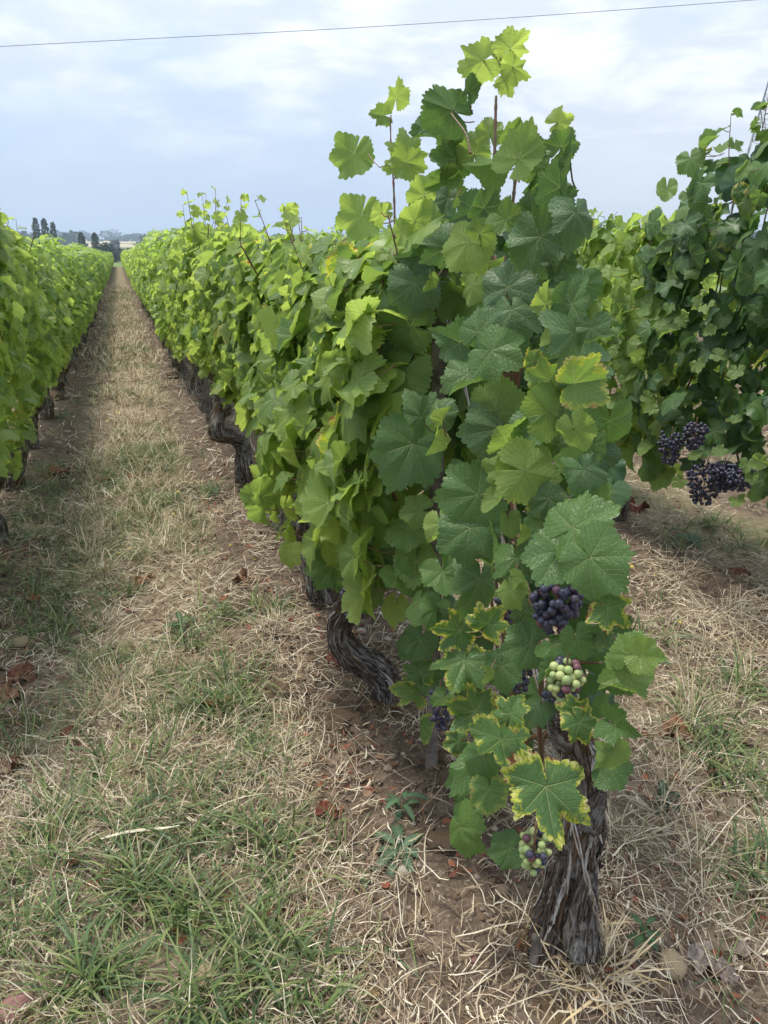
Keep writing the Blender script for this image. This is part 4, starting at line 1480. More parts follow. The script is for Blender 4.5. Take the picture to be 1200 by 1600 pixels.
#       px   py   w   ang tilt yaw side tint sick blue shape  X
HERO = [
    (748, 98, 74, 200, 10, 10, -1, .86, 0, .0, 10, .70), (802, 72, 62, 40, 10, 10, -1, .88, 0, .0, 10, .70), (806, 108, 56, 330, 20, 20, 1, .82, 0, .0, 10, .69),
    (792, 134, 38, 300, 10, 0, -1, .84, 0, .0, 11, .70), (782, 88, 22, 90, 0, 30, 1, .92, 0, .0, 10, .70), (772, 82, 20, 120, 0, 30, 1, .95, 0, .0, 11, .69),
    (700, 170, 100, 160, 25, 10, -1, .33, 0, .1, 12, .65), (733, 138, 46, 75, 15, 35, 1, .22, 0, .2, 1, .68), (664, 206, 52, 230, 30, 20, 1, .20, 0, .2, 2, .66),
    (875, 190, 48, 20, 20, 0, 1, .90, 0, .0, 3, .72), (706, 224, 58, 140, 10, 0, 1, .50, 0, .1, 0, .70), (760, 258, 92, 190, -5, 20, -1, .55, 0, .1, 7, .64),
    (815, 240, 90, 60, -5, -15, -1, .62, 0, .3, 7, .645), (846, 232, 55, 30, 10, 10, 1, .35, 0, .4, 0, .68), (740, 235, 60, 100, 0, 0, 1, .55, 0, .1, 3, .74),
    (875, 285, 84, 95, 15, -52, 1, .20, 0, .85, 7, .66), (899, 340, 84, 275, 25, -25, 1, .22, 0, .8, 7, .64), (892, 246, 52, 80, 0, 58, 1, .18, 0, .3, 6, .70),
    (705, 248, 75, 170, 15, 0, 1, .28, 0, .3, 3, .70), (688, 285, 60, 200, 10, 0, 1, .45, 0, .1, 0, .68), (698, 314, 44, 250, 20, 10, 1, .12, 0, .6, 0, .66),
    (660, 300, 66, 120, 0, 20, -1, .78, 0, .0, 3, .72), (705, 295, 55, 60, 0, 0, 1, .60, 0, .0, 0, .71),
    (736, 332, 74, 200, 25, 0, 1, .20, 0, .5, 1, .66), (760, 320, 66, 60, 15, 0, 1, .24, 0, .6, 0, .67), (795, 348, 78, 320, 20, 10, 1, .40, 0, .3, 0, .65),
    (727, 386, 92, 235, 10, 30, -1, .66, 0, .05, 5, .625), (752, 362, 50, 60, 10, 0, -1, .55, 0, .1, 5, .635), (648, 400, 76, 190, 30, 0, 1, .12, 0, .55, 0, .62), (692, 390, 70, 215, 25, 0, 1, .15, 0, .5, 1, .64),
    (846, 382, 118, 285, 18, 0, 1, .20, 0, .55, 3, .63), (668, 345, 70, 190, 10, 0, 1, .62, 0, .0, 3, .70), (830, 330, 60, 100, 10, 0, 1, .30, 0, .5, 0, .68),
    (647, 452, 92, 265, 25, 0, 1, .22, 0, .65, 7, .61), (668, 440, 42, 250, 10, 40, -1, .78, 0, .0, 4, .60), (738, 452, 56, 255, 5, 48, -1, .62, 0, .3, 5, .625),
    (795, 440, 98, 85, -20, 0, 1, .10, 0, .6, 7, .64), (802, 492, 100, 285, 25, 0, 1, .24, 0, .5, 0, .63), (760, 425, 80, 70, 0, 0, 1, .70, 0, .0, 0, .68),
    (853, 470, 66, 100, 5, 50, -1, .72, .15, .1, 3, .605), (858, 520, 56, 260, 10, 52, -1, .70, .1, .1, 1, .600), (896, 468, 84, 70, 10, -35, 1, .20, 0, .8, 7, .63),
    (896, 530, 96, 280, 20, -38, 1, .24, 0, .75, 7, .61), (715, 420, 60, 200, 20, 0, 1, .14, 0, .3, 2, .70), (880, 410, 70, 300, 10, -20, 1, .30, 0, .7, 7, .66),
    (632, 508, 98, 170, 15, -10, -1, .42, 0, .3, 5, .60), (712, 532, 92, 155, 25, 25, 1, .26, 0, .6, 1, .585), (752, 512, 84, 60, 5, -30, 1, .24, 0, .5, 0, .59),
    (775, 552, 98, 340, 20, 0, 1, .36, 0, .35, 1, .58), (728, 592, 90, 250, 40, 10, 1, .36, 0, .85, 0, .575), (627, 590, 104, 245, 10, 42, -1, .48, 0, .1, 5, .60),
    (603, 556, 48, 220, 10, 0, 1, .14, 0, .3, 0, .62), (585, 530, 50, 120, 10, 0, 1, .18, 0, .3, 0, .62),
    (832, 562, 46, 120, 10, 30, -1, .80, .8, .0, 3, .60), (865, 560, 80, 200, 10, 0, 1, .22, 0, .6, 7, .66), (905, 598, 112, 12, -15, 0, 1, .72, .55, .05, 12, .585),
    (852, 592, 74, 170, -5, -30, 1, .68, .5, .05, 3, .59), (890, 630, 110, 320, 25, 0, 1, .28, 0, .8, 0, .62), (778, 632, 96, 85, -5, 0, -1, .66, 0, .1, 5, .61),
    (866, 640, 100, 30, -5, 0, -1, .66, 0, .05, 5, .60), (900, 676, 70, 300, 15, 20, -1, .60, 0, .15, 5, .59), (655, 645, 88, 120, 10, 0, 1, .30, 0, .45, 0, .585),
    (612, 640, 46, 110, 5, 40, 1, .30, 0, .7, 6, .60), (640, 705, 130, 250, 22, -5, 1, .30, 0, .65, 7, .565), (690, 642, 60, 60, 5, -20, 1, .26, 0, .5, 6, .59),
    (615, 690, 80, 190, 22, -10, 1, .32, 0, .6, 7, .575), (612, 750, 80, 255, 30, 0, 1, .30, 0, .5, 7, .58), (694, 652, 48, 70, 5, 52, -1, .82, 0, .1, 4, .565),
    (677, 690, 56, 250, 10, 48, -1, .82, 0, .1, 4, .562), (770, 672, 110, 190, 25, 0, 1, .28, 0, .85, 0, .60), (838, 665, 90, 20, 15, 0, 1, .34, 0, .9, 5, .605),
    (800, 690, 108, 35, -25, 25, 1, .58, 0, .1, 12, .585), (830, 705, 90, 350, -10, 10, 1, .50, 0, .1, 3, .60), (785, 730, 70, 170, -25, 0, -1, .74, .1, .05, 3, .58),
    (830, 738, 112, 350, -28, -10, -1, .76, .1, .05, 5, .57), (712, 742, 60, 230, 20, 0, 1, .25, 0, .7, 0, .62), (873, 700, 60, 280, 15, 20, 1, .22, 0, .7, 7, .63),
    (735, 775, 118, 190, 22, -12, 1, .34, 0, .6, 0, .57), (732, 835, 110, 262, 25, 5, 1, .32, 0, .45, 2, .56), (775, 785, 60, 240, 5, 50, -1, .70, 0, .2, 6, .555),
    (917, 742, 84, 300, 18, -25, 1, .26, 0, .8, 7, .60), (853, 783, 72, 220, 20, 0, 1, .38, .25, .8, 7, .59), (900, 720, 70, 60, 5, 40, -1, .58, 0, .1, 4, .60),
    (925, 788, 90, 345, 0, 10, 1, .55, .2, .1, 3, .62), (905, 818, 128, 40, 5, -15, 1, .40, 0, .4, 0, .56), (872, 868, 116, 235, 25, 15, 1, .38, 0, .85, 0, .555),
    (930, 880, 124, 318, 25, -5, 1, .38, 0, .8, 0, .55), (688, 825, 70, 280, 15, 20, 1, .72, 0, .0, 2, .565), (650, 800, 60, 190, 10, 0, 1, .66, 0, .0, 3, .58),
    (632, 830, 75, 215, 15, 15, 1, .50, 0, .1, 0, .58), (795, 820, 46, 280, 10, 40, 1, .48, 0, .1, 6, .565), (812, 835, 40, 265, 5, 60, -1, .84, .2, .0, 4, .56),
    (805, 880, 84, 270, 20, 10, 1, .30, 0, .3, 0, .60), (760, 850, 80, 290, 20, 0, 1, .40, 0, .2, 2, .60), (845, 850, 85, 260, 20, 0, 1, .24, 0, .2, 0, .64), (840, 815, 44, 200, 15, 0, 1, .40, 0, .8, 5, .58),
    (590, 872, 100, 150, 15, 0, 1, .50, 0, .15, 0, .56), (625, 905, 80, 300, 25, 0, 1, .46, 0, .15, 0, .56), (516, 890, 78, 240, 25, 0, 1, .42, 0, .1, 2, .52), (552, 908, 84, 280, 30, 0, 1, .40, 0, .1, 2, .53),
    (530, 815, 52, 200, 15, 0, 1, .50, 0, .1, 0, .53), (515, 672, 76, 240, 20, 0, 1, .66, 0, .1, 0, .55), (487, 750, 62, 260, 15, 25, 1, .74, 0, .0, 0, .50),
    (432, 690, 40, 250, 10, 30, 1, .80, .1, 0, 0, .45), (450, 866, 54, 255, 15, 30, 1, .78, 0, .0, 2, .46), (430, 750, 44, 230, 10, 20, -1, .95, .7, .0, 3, .45), (560, 745, 70, 300, 10, 0, 1, .46, 0, .1, 0, .57),
    (747, 913, 92, 260, 22, 0, 1, .34, .1, .4, 7, .58), (800, 925, 64, 300, 15, 35, 1, .60, 0, .1, 2, .565), (800, 905, 40, 285, 0, 55, -1, .80, 0, .0, 4, .56),
    (654, 948, 66, 250, 20, 20, 1, .34, 0, .6, 6, .57), (678, 960, 60, 265, 15, -25, 1, .30, 0, .3, 6, .575), (655, 1005, 62, 250, 15, 0, 1, .20, 0, .1, 0, .62), (705, 965, 70, 270, 10, 0, 1, .18, 0, .2, 0, .62),
    (712, 985, 84, 175, 15, 0, 1, .44, 1, .1, 8, .55), (765, 970, 76, 55, 10, -10, 1, .60, 1, .0, 9, .555), (722, 1040, 104, 250, 28, 10, 1, .42, 1, .1, 8, .55),
    (757, 1055, 36, 268, 5, 62, -1, .80, .2, .1, 4, .545), (784, 1048, 74, 275, 10, 10, 1, .14, 0, .4, 0, .60), (822, 1008, 84, 200, 20, 0, 1, .22, 0, .1, 0, .59),
    (870, 1010, 70, 330, 10, 0, 1, .24, 0, .1, 0, .60), (902, 1002, 62, 290, 15, 15, 1, .30, 0, .2, 2, .575), (858, 1052, 50, 220, 5, 40, 1, .34, 0, .2, 4, .58),
    (955, 955, 80, 330, 10, 10, 1, .55, .9, .2, 9, .57), (935, 990, 56, 200, 5, 0, 1, .32, .3, .6, 7, .60), (985, 1018, 74, 80, 5, -10, 1, .50, 0, .05, 0, .56), (1008, 1025, 70, 5, 5, 0, 1, .52, .0, .05, 1, .555),
    (978, 1062, 92, 258, 20, -10, 1, .44, 0, .1, 2, .56), (940, 1062, 40, 265, 0, 62, -1, .60, .1, .1, 4, .56), (968, 1134, 88, 345, 30, 0, 1, .36, 0, .1, 1, .57), (938, 1180, 50, 262, 0, 55, -1, .64, 0, .2, 4, .555),
    (958, 1180, 60, 275, 15, 10, -1, .55, 0, .1, 3, .565), (950, 1205, 74, 250, 20, 0, 1, .20, 0, .1, 0, .60), (895, 1112, 62, 180, 10, 0, 1, .46, .9, .0, 9, .575), (908, 1135, 70, 310, 15, -25, 1, .58, 1, .0, 9, .57),
    (640, 1080, 66, 170, 5, 25, -1, .60, .5, .1, 8, .60), (655, 1045, 60, 100, 0, 10, 1, .55, 1, .0, 9, .62), (659, 1140, 50, 270, 15, 50, 1, .46, .6, .1, 6, .61), (690, 1095, 44, 240, 10, 30, 1, .44, 0, .1, 2, .60),
    (735, 1110, 92, 165, 18, 5, 1, .48, .8, .1, 8, .55), (800, 1108, 70, 75, 5, -10, 1, .50, 1, .0, 9, .555), (785, 1165, 116, 285, 24, -8, 1, .46, .85, .1, 8, .545), (712, 1160, 46, 200, 10, 0, 1, .40, .8, .1, 3, .58),
    (838, 1108, 58, 240, 10, 0, 1, .18, 0, .5, 0, .63), (742, 1200, 80, 230, 20, 0, 1, .36, 0, .5, 2, .575), (764, 1240, 66, 270, 10, 0, 1, .42, .3, .2, 0, .58), (722, 1225, 60, 255, 10, 0, 1, .28, 0, .1, 0, .59), (755, 1185, 70, 285, 15, 10, 1, .30, 0, .2, 2, .585),
    (855, 1245, 158, 285, 22, -6, 1, .38, 1, .05, 8, .545), (722, 1300, 92, 300, 20, 35, 1, .38, 0, .05, 2, .56), (792, 1328, 62, 200, 10, 0, 1, .14, 0, .1, 0, .60), (735, 1270, 50, 40, 10, 10, 1, .26, 0, .1, 0, .59),
    (852, 272, 74, 250, 15, 10, 1, .40, 0, .3, 0, .70), (866, 318, 78, 270, 15, 0, 1, .30, 0, .5, 13, .68), (836, 300, 66, 230, 10, 0, 1, .34, 0, .3, 1, .70), (880, 225, 56, 60, 10, 0, 1, .36, 0, .4, 3, .70), (765, 205, 50, 100, 0, 0, 1, .62, 0, 0, 3, .74), (800, 205, 50, 60, 0, 0, 1, .58, 0, 0, 0, .74),
    (925, 520, 70, 280, 15, -20, 1, .28, 0, .6, 7, .64), (915, 450, 60, 290, 15, -20, 1, .26, 0, .6, 0, .66), (930, 700, 60, 280, 15, -10, 1, .34, 0, .5, 0, .64), (650, 885, 84, 265, 20, 10, 1, .50, 0, .1, 2, .60), (692, 900, 76, 280, 15, -10, 1, .40, 0, .2, 0, .60), (665, 930, 60, 250, 15, 0, 1, .34, 0, .3, 1, .62), (702, 862, 70, 255, 10, 0, 1, .36, 0, .3, 0, .62),
    (640, 840, 64, 240, 10, 0, 1, .58, 0, .1, 0, .62), (590, 800, 84, 250, 15, 0, 1, .55, 0, .1, 0, .60), (610, 850, 76, 285, 15, 0, 1, .46, 0, .1, 2, .60), (570, 840, 70, 240, 15, 0, 1, .52, 0, .1, 0, .58),
    (575, 930, 60, 270, 15, 0, 1, .40, 0, .1, 0, .57), (670, 1060, 54, 260, 10, 0, 1, .30, 0, .1, 0, .64), (640, 1010, 50, 230, 10, 0, 1, .22, 0, .1, 0, .66), (820, 960, 60, 250, 10, 0, 1, .20, 0, .1, 0, .66), (880, 900, 90, 270, 15, 0, 1, .28, 0, .1, 0, .64),
]
hj = np.random.default_rng(77)
for sp_ in HERO:
    sp_ = list(sp_)
    sp_[4] += hj.normal(0, 9); sp_[5] += hj.normal(0, 13); sp_[7] += hj.normal(0, .05)
    if sp_[10] in (0, 1, 2, 7) and sp_[2] < 118 and hj.uniform() < .68:
        sp_[10] = int(hj.choice([14, 15, 16, 13, 6] + list(range(17, 28)) * 2))
    cam_leaf(hero, HB, *sp_)
# the five leaves of the lone shoot left of the head, with their long stalks
for (px, py, w_, ang, tl, yw, sd, tn, shp, nx_, ny_, lx, ly) in (
        (620, 148, 50, 80, 10, 35, 1, .72, 10, 610, 192, 611, 180), (595, 180, 40, 175, 20, 10, 1, .55, 10, 610, 192, 610, 185), (550, 248, 80, 245, 10, 30, -1, .62, 3, 613, 252, 575, 240),
        (632, 232, 70, 100, 5, 20, 1, .68, 9, 616, 280, 622, 258), (640, 255, 60, 345, 15, 10, 1, .66, 10, 616, 280, 624, 260), (608, 262, 26, 190, 10, 0, 1, .60, 11, 613, 262, 611, 262),
        (562, 345, 84, 250, 5, 25, -1, .74, 3, 615, 345, 586, 330), (600, 330, 30, 180, 10, 20, 1, .70, 11, 615, 345, 607, 338), (648, 340, 60, 80, 5, 30, -1, .80, 3, 617, 348, 650, 346)):
    cam_leaf(hero, HB, px, py, w_, ang, tl, yw, sd, tn, 0, .05, shp, .64, False)
    STALKS.append((on_x(nx_, ny_, .64)[0] - HB, on_x(lx, ly, .64)[0] - HB))
flush_stalks(hero, 0.0015)
# leaves deeper inside the vine
r = np.random.default_rng(99)
N = 70
cnt = 0
while cnt < N:
    px, py = r.uniform(600, 965), r.uniform(215, 1250)
    if px < 640 and py < 420 or px > 930 and (py < 640) or py < 330 and (px < 690 or px > 890) or px < 660 and py > 950:
        continue
    if py > 1130 and px > 820:
        continue
    X = r.uniform(.76, 1.0)
    P, t = on_x(px, py, X)
    cnt += 1
    n_ = unit(np.array([-0.5, -0.8, 0.4]) + r.normal(0, .5, 3))
    R = frame(n_, np.array([0, 0, -1.0]) + r.normal(0, .7, 3))
    put_leaf(hero, P, R, r.uniform(.045, .072), r.uniform(.08, .5), 0, r.uniform(0, .6), int(r.choice([0, 1, 2, 3, 5, 6, 7, 13])), HB)
pos, fr = [], []
while len(pos) < 330:
    px, py = r.uniform(610, 950), r.uniform(260, 1130)
    if px < 660 and py > 900 or py < 330 and (px < 700 or px > 880):
        continue
    if px > 890 and py < 720 or py < 340:
        continue
    P, t = on_x(px, py, r.uniform(.88, 1.08))
    if P[2] < .5:
        continue
    pos.append(P - HB)
    fr.append(frame(unit(np.array([r.choice([-1, 1]) * .7, -0.6, 0.4]) + r.normal(0, .6, 3)), np.array([0, 0, -1.0]) + r.normal(0, .8, 3)))
tag(link('inner_leaves', fol_mesh('inner_leaves', pos, fr, r.uniform(.045, .07, len(pos)), r.uniform(.1, .45, len(pos))), hero), kind='stuff')

def bunch_at(px, py, wpx, hpx, X, n, pal, seed, label, rad=.0073):
    P, t = on_x(px, py - hpx / 2, X)
    k = np.dot(P - EYE, CF) / 1155
    return grape_bunch(hero, HB, P, wpx * k * .92, hpx * k * 1.05, n, rad, pal, seed, label)


bunch_at(872, 950, 92, 78, .62, 95, DARKG * 4 + REDG[:2], 1, 'ripe dark grape bunch with a few reddish berries under the large pale leaf')
bunch_at(886, 1072, 64, 66, .60, 62, DARKG[:2] + GREENG * 2 + REDG[:1], 2, 'half-ripe grape bunch with green and purple berries')
bunch_at(836, 1338, 56, 62, .58, 36, GREENG * 3 + DARKG[:2] + REDG[:1], 3, 'lowest grape bunch, green berries among purple ones')
bunch_at(688, 1112, 40, 66, .62, 34, DARKG, 4, 'small dark grape bunch beside the wooden stake')
bunch_at(815, 1052, 60, 60, .72, 34, DARKG, 5, 'dark grape bunch half hidden in the middle of the leaves')
bunch_at(792, 950, 36, 50, .68, 20, DARKG, 6, 'dark grape bunch behind the narrow pale leaf')
bunch_at(875, 1100, 70, 50, .68, 24, DARKG, 8, 'dark grape bunch in the shade beneath the half-ripe one')

# ------------------------------------------------------------------ second vine: twisted trunk leaning into the path
v2, b2 = row_vine('main', 2.20, 302, 'second grapevine of the row, its twisted bare trunk curving out over the path', n=235, hw=.20, z0=.57, z1=1.52, L=1.18, tint=.82,
                  trunk='own', group=GROUP_MAIN, xoff=-.08, bulge=((0.05, .78), .30, .16), yellow=.30, shoots=2, high=.1, bunches=1, fill=260, bias=.8, size=.080)
pts, rad = [], []
for px, py, r_, w_ in ((612, 1120, 2.24, 44), (606, 1085, 2.26, 44), (598, 1056, 2.26, 44), (570, 1034, 2.25, 42), (545, 1016, 2.24, 38), (530, 994, 2.23, 36), (532, 972, 2.22, 36), (546, 952, 2.22, 42), (560, 925, 2.24, 34), (580, 880, 2.28, 28)):
    P, t = at_range(px, py, r_)
    pts.append(P - b2)
    rad.append(w_ / 2 * np.dot(P - EYE, CF) / 1155)
V, F, U = trunk_soup(pts, rad, 31, 90, 220, 0.26)
sp = Soup(); sp.add(V, F, U)
bark_strips(v2, V, 90, 220, 6, 300)
link('trunk', sp.mesh('vine_trunk', MAT_BARK), v2)

# ------------------------------------------------------------------ the rows, vine by vine
ORD = ['', '', '', 'third', 'fourth', 'fifth', 'sixth', 'seventh', 'eighth', 'ninth']
MAINY = [3.0, 3.95, 4.95, 6.25, 7.4, 8.5]
TOPS = [1.55, 1.58, 1.58, 1.70, 1.62, 1.60]
TXT = ['with yellowing leaves over a dark bent trunk', 'with a squat knobby trunk', 'with a mossy trunk leaning into the alley', 'tall, with shoots standing well above the row', 'level-topped, light green', 'level-topped, the last one with leaves seen singly']
for i, y in enumerate(MAINY):
    row_vine('main', y, 310 + i, ORD[i + 3] + ' grapevine of the row beside the path, ' + TXT[i], n=[230, 210, 190, 180, 150, 140][i], z0=[.60, .70, .70, .62, .54, .48][i], hw=[.20, .19, .20, .21, .22, .22][i],
             z1=TOPS[i], tint=.88 + .01 * i, group=GROUP_MAIN, xoff=-.03 if i < 3 else 0, yellow=.12 if i == 0 else .04, shoots=[4, 5, 4, 8, 4, 4][i],
             high=[.12, .2, .12, .26, .15, .15][i], bias=.8, lean=-0.25 if i in (1, 2) else 0, size=[.084, .080, .078, .074, .074, .074][i], bunches=0, fill=220)
LEFTY = [3.15, 4.2, 5.3, 6.4, 7.5, 8.6]
for i, y in enumerate(LEFTY):
    row_vine('left', y, 340 + i, ['first', 'second', 'third', 'fourth', 'fifth', 'sixth'][i] + ' grapevine in view of the row on the far side of the path', n=[200, 230, 200, 180, 150, 140][i],
             z0=[.42, .38, .36, .36, .36, .36][i], z1=[1.80, 1.92, 1.86, 1.68, 1.54, 1.48][i], tint=.92, group='grapevines of the row across the path', face=1, bias=.85, shoots=[3, 5, 5, 4, 3, 3][i], high=[.12, .12, .12, .08, .06, .06][i], size=.080,
             bunches=0, fill=220, yellow=.08)
RY = [2.48, 3.5, 4.65, 5.8, 6.9]
RT = ['dark-leaved bushy grapevine ending the neighbouring row, taller than the rest, with blue-black grapes beneath', 'second grapevine of the neighbouring row, thin, its red canes and wires showing',
      'third grapevine of the neighbouring row, seen between the two dark vines', 'fourth grapevine of the neighbouring row, mostly behind the nearest vine', 'fifth grapevine of the neighbouring row, mostly behind the nearest vine']
for i, y in enumerate(RY):
    if i == 0:
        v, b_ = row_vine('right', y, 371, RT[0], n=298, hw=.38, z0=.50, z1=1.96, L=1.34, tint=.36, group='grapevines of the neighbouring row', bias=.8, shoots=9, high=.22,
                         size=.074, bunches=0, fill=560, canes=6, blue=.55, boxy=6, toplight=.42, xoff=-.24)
        for k, (px, py, w_, h_) in enumerate(((1105, 760, 62, 70), (1132, 748, 50, 46), (1050, 705, 40, 56), (1088, 685, 40, 44), (1160, 752, 46, 40))):
            P, t = on_x(px, py - h_ / 2, 2.28)
            kk = np.dot(P - EYE, CF) / 1155
            grape_bunch(v, b_, P, w_ * kk * 1.0, h_ * kk * .9, 150 if k < 2 else 80, .0086, DARKG, 500 + k, lo=True)
        rr = np.random.default_rng(8)
        # young pale side leaves on the dark vine
        for (px, py) in ((1065, 500), (1030, 510), (1045, 480), (1090, 470), (1105, 480), (1110, 515), (1010, 620), (1020, 640), (1150, 655), (1185, 720), (1175, 745), (1150, 580), (1120, 555), (1090, 570), (1085, 712), (1168, 725), (1152, 782), (1062, 752), (1125, 705)):
            P, t = on_x(px, py, 2.25)
            put_leaf(v, P, frame(np.array([-.8, -.4, .7]) + rr.normal(0, .3, 3), np.array([-.2, 0, -1]) + rr.normal(0, .6, 3)), rr.uniform(.03, .045), rr.uniform(.62, .85), 0, .3, int(rr.choice([10, 11])), b_)
    else:
        row_vine('right', y, 371 + i, RT[i], n=[0, 260, 230, 150, 120][i], hw=.24, z0=.46, z1=[0, 1.66, 1.64, 1.60, 1.6][i], tint=.86, group='grapevines of the neighbouring row', bias=.8,
                 shoots=3, high=.12, bunches=[0, 1, 1, 0, 0][i], fill=[0, 190, 220, 200, 200][i], size=.078, canes=8 if i == 1 else 5)

# vines too far off for single leaves: trunk and foliage as two parts
far_r = np.random.default_rng(5)
FOLS, SMALLS = [], []
for k in range(5):
    r = np.random.default_rng(600 + k)
    p1, o1 = canopy_points(r, 330, .24, .42, 1.50, 1.25, -1, .5, k * 7.7)
    p2, o2 = canopy_points(r, 120, .12, .6, 1.5, 1.25, -1, .5, k * 5.7)
    p3 = np.stack([r.normal(0, .08, 22), r.uniform(-.6, .6, 22), r.uniform(1.48, 1.64, 22)], 1)
    o3 = np.tile([[0, 0, 1.0]], (22, 1))
    p, o_ = np.vstack([p1, p2, p3]), np.vstack([o1, o2, o3])
    fr = [random_leaf(a, b_, 0, 1, .4, .5, .7, r) for a, b_ in zip(p, o_)]
    FOLS.append(fol_mesh('foliage_shape', p, fr, .072 * r.uniform(.75, 1.2, len(p)), np.clip(.90 + r.normal(0, .13, len(p)), 0, 1)))
    p1, o1 = canopy_points(r, 200, .24, .40, 1.50, 1.3, -1, .5, k * 3.7)
    fr = [random_leaf(a, b_, 0, 1, .4, .5, .7, r) for a, b_ in zip(p1, o1)]
    V, F, U = tube(catmull([(0, 0, -.05), (.03, .04, .2), (0, 0, .55)], 8), .05, 6)
    SMALLS.append(fol_mesh('far_vine_shape', p1, fr, .105 * r.uniform(.75, 1.2, len(p1)), np.clip(.93 + r.normal(0, .10, len(p1)), 0, 1), LODX, None, (V, F, U)))
NAMES = {'main': ('light green grapevine farther down the row beside the path', GROUP_MAIN), 'left': ('light green grapevine farther down the row across the path', 'grapevines of the row across the path'),
         'right': ('light green grapevine farther down the neighbouring row', 'grapevines of the neighbouring row')}
NTH = dict(zip(range(6, 21), 'sixth seventh eighth ninth tenth eleventh twelfth thirteenth fourteenth fifteenth sixteenth seventeenth eighteenth nineteenth twentieth'.split()))
for row, y0 in (('main', 9.7), ('left', 9.7), ('right', 8.1)):
    y = y0
    while y < (96 if row != 'right' else 60):
        bx = row_x(row, y)
        z = float(gh(np.array([bx]), np.array([y]))[0])
        lab, grp = NAMES[row]
        cnt_ = {'main': 9, 'left': 7, 'right': 6}[row] + int(round((y - y0) / 1.1))
        if cnt_ <= 20:
            lab = NTH[cnt_] + {'main': ' grapevine along the row beside the path, light green', 'left': ' grapevine in view along the row across the path', 'right': ' grapevine along the neighbouring row, light green'}[row]
        hs = {'main': 1.06, 'left': .98, 'right': 1.04}[row]
        k = far_r.integers(0, 5)
        flip = math.pi if far_r.uniform() < .5 else 0
        if y < 26:
            v = link('grapevine', None, loc=(bx, y, z))
            tag(link('foliage', FOLS[k], v, rot=(0, 0, flip), scale=(1, 1, hs * far_r.uniform(.97, 1.04))), kind='stuff')
            link('trunk', TRUNKS[far_r.integers(0, 5)][0], v, rot=(0, 0, far_r.uniform(0, 6.28)), scale=1.15)
        else:
            v = link('grapevine', SMALLS[k], loc=(bx, y, z), rot=(0, 0, flip), scale=(1, 1, hs * far_r.uniform(.97, 1.04)))
        tag(v, lab, 'grapevine', grp)
        y += 1.1
# the other rows of the plot, showing only through gaps
for rx in (4.2, 5.8, 7.4, 9.0, 10.6, 12.2, -2.4, -4.0, -5.6):
    P_, F_ = [], []
    rr = np.random.default_rng(int(rx * 10) + 200)
    y1 = 96
    n = 2300 if rx in (4.2, -2.4) else 1500
    yy = 3.2 + (y1 - 3.2) * rr.uniform(0, 1, n) ** 1.7
    sg = rr.choice([-1, 1], n)
    zz_ = rr.uniform(.48, 1.6, n)
    pp = np.stack([rx + sg * rr.uniform(.05, .24, n), yy, zz_], 1)
    fr = [random_leaf(a, [s_, 0, 0], 0, 1, .4, .5, .7, rr) for a, s_ in zip(pp, sg)]
    sz = np.interp(yy, [3, 15, 96], [.07, .15, .26]) * rr.uniform(.8, 1.2, n)
    o = link('vine_row', fol_mesh('vine_row_shape', pp, fr, sz, np.clip(.88 + rr.normal(0, .1, n), 0, 1), LODX))
    tag(o, 'farther vine row of the plot, glimpsed through gaps in the nearer rows', 'vine row', 'farther vine rows of the plot', 'stuff')

# ------------------------------------------------------------------ stake, wires
S0, _ = on_ground(674, 1212)
S0[2] = float(gh(np.array([S0[0]]), np.array([S0[1]]))[0]) - 0.05
S1, _ = at_range(688, 418, math.hypot(S0[0], S0[1]))


def stake_mesh(h, w_, seed, n=24):
    r = np.random.default_rng(seed)
    sq = np.array([[-1, -.8], [-.8, -1], [.8, -1], [1, -.8], [1, .8], [.8, 1], [-.8, 1], [-1, .8]]) * w_ / 2
    V, F = [], []
    for i in range(n + 1):
        z = h * i / n
        k = 1 + .05 * math.sin(z * 9 + seed)
        jit = r.normal(0, w_ * .025, (8, 2))
        c = sq * k + jit
        for q in c:
            V.append((q[0], q[1], z))
    for i in range(n):
        for j in range(8):
            F.append((i * 8 + j, i * 8 + (j + 1) % 8, (i + 1) * 8 + (j + 1) % 8, (i + 1) * 8 + j))
    V.append((0, 0, h + w_ * .1))
    for j in range(8):
        F.append((n * 8 + j, n * 8 + (j + 1) % 8, len(V) - 1, len(V) - 1))
    return mesh_np('stake_shape', np.array(V), tri(np.array(F)), MAT_WOOD, False)


ax = Vector(S1 - S0)
o = link('wooden_stake', stake_mesh(ax.length, .036, 3), loc=tuple(S0), rot=(ax.to_track_quat('Z', 'Y').to_euler()))
tag(o, 'weathered grey wooden stake standing between the first two vines', 'stake', 'trellis stakes')
STK = stake_mesh(1.55, .045, 8)
for k, (row, y) in enumerate((('main', 6.9), ('main', 12.5), ('left', 3.7), ('left', 9.1), ('right', 1.85), ('right', 8.7))):
    bx = row_x(row, y)
    o = link('wooden_stake', STK, loc=(bx, y, float(gh(np.array([bx]), np.array([y]))[0]) - .05))
    tag(o, ['grey stake beside the tall vine of the row by the path', 'thin grey stake far down the row by the path', 'grey stake inside the first leaves of the row across the path', 'grey stake farther along the row across the path',
            'grey stake behind the dark-leaved vine of the neighbouring row', 'grey stake far along the neighbouring row'][k], 'stake', 'trellis stakes')


def wire(pts, rad, label, name='trellis_wire', mat=None, seg=5, cat='wire', group='trellis wires'):
    V, F, U = tube(np.array(pts), rad, seg)
    o = link(name, mesh_np('wire_shape', V, tri(F), mat or MAT_WIRE, True, U))
    return tag(o, label, cat, group)


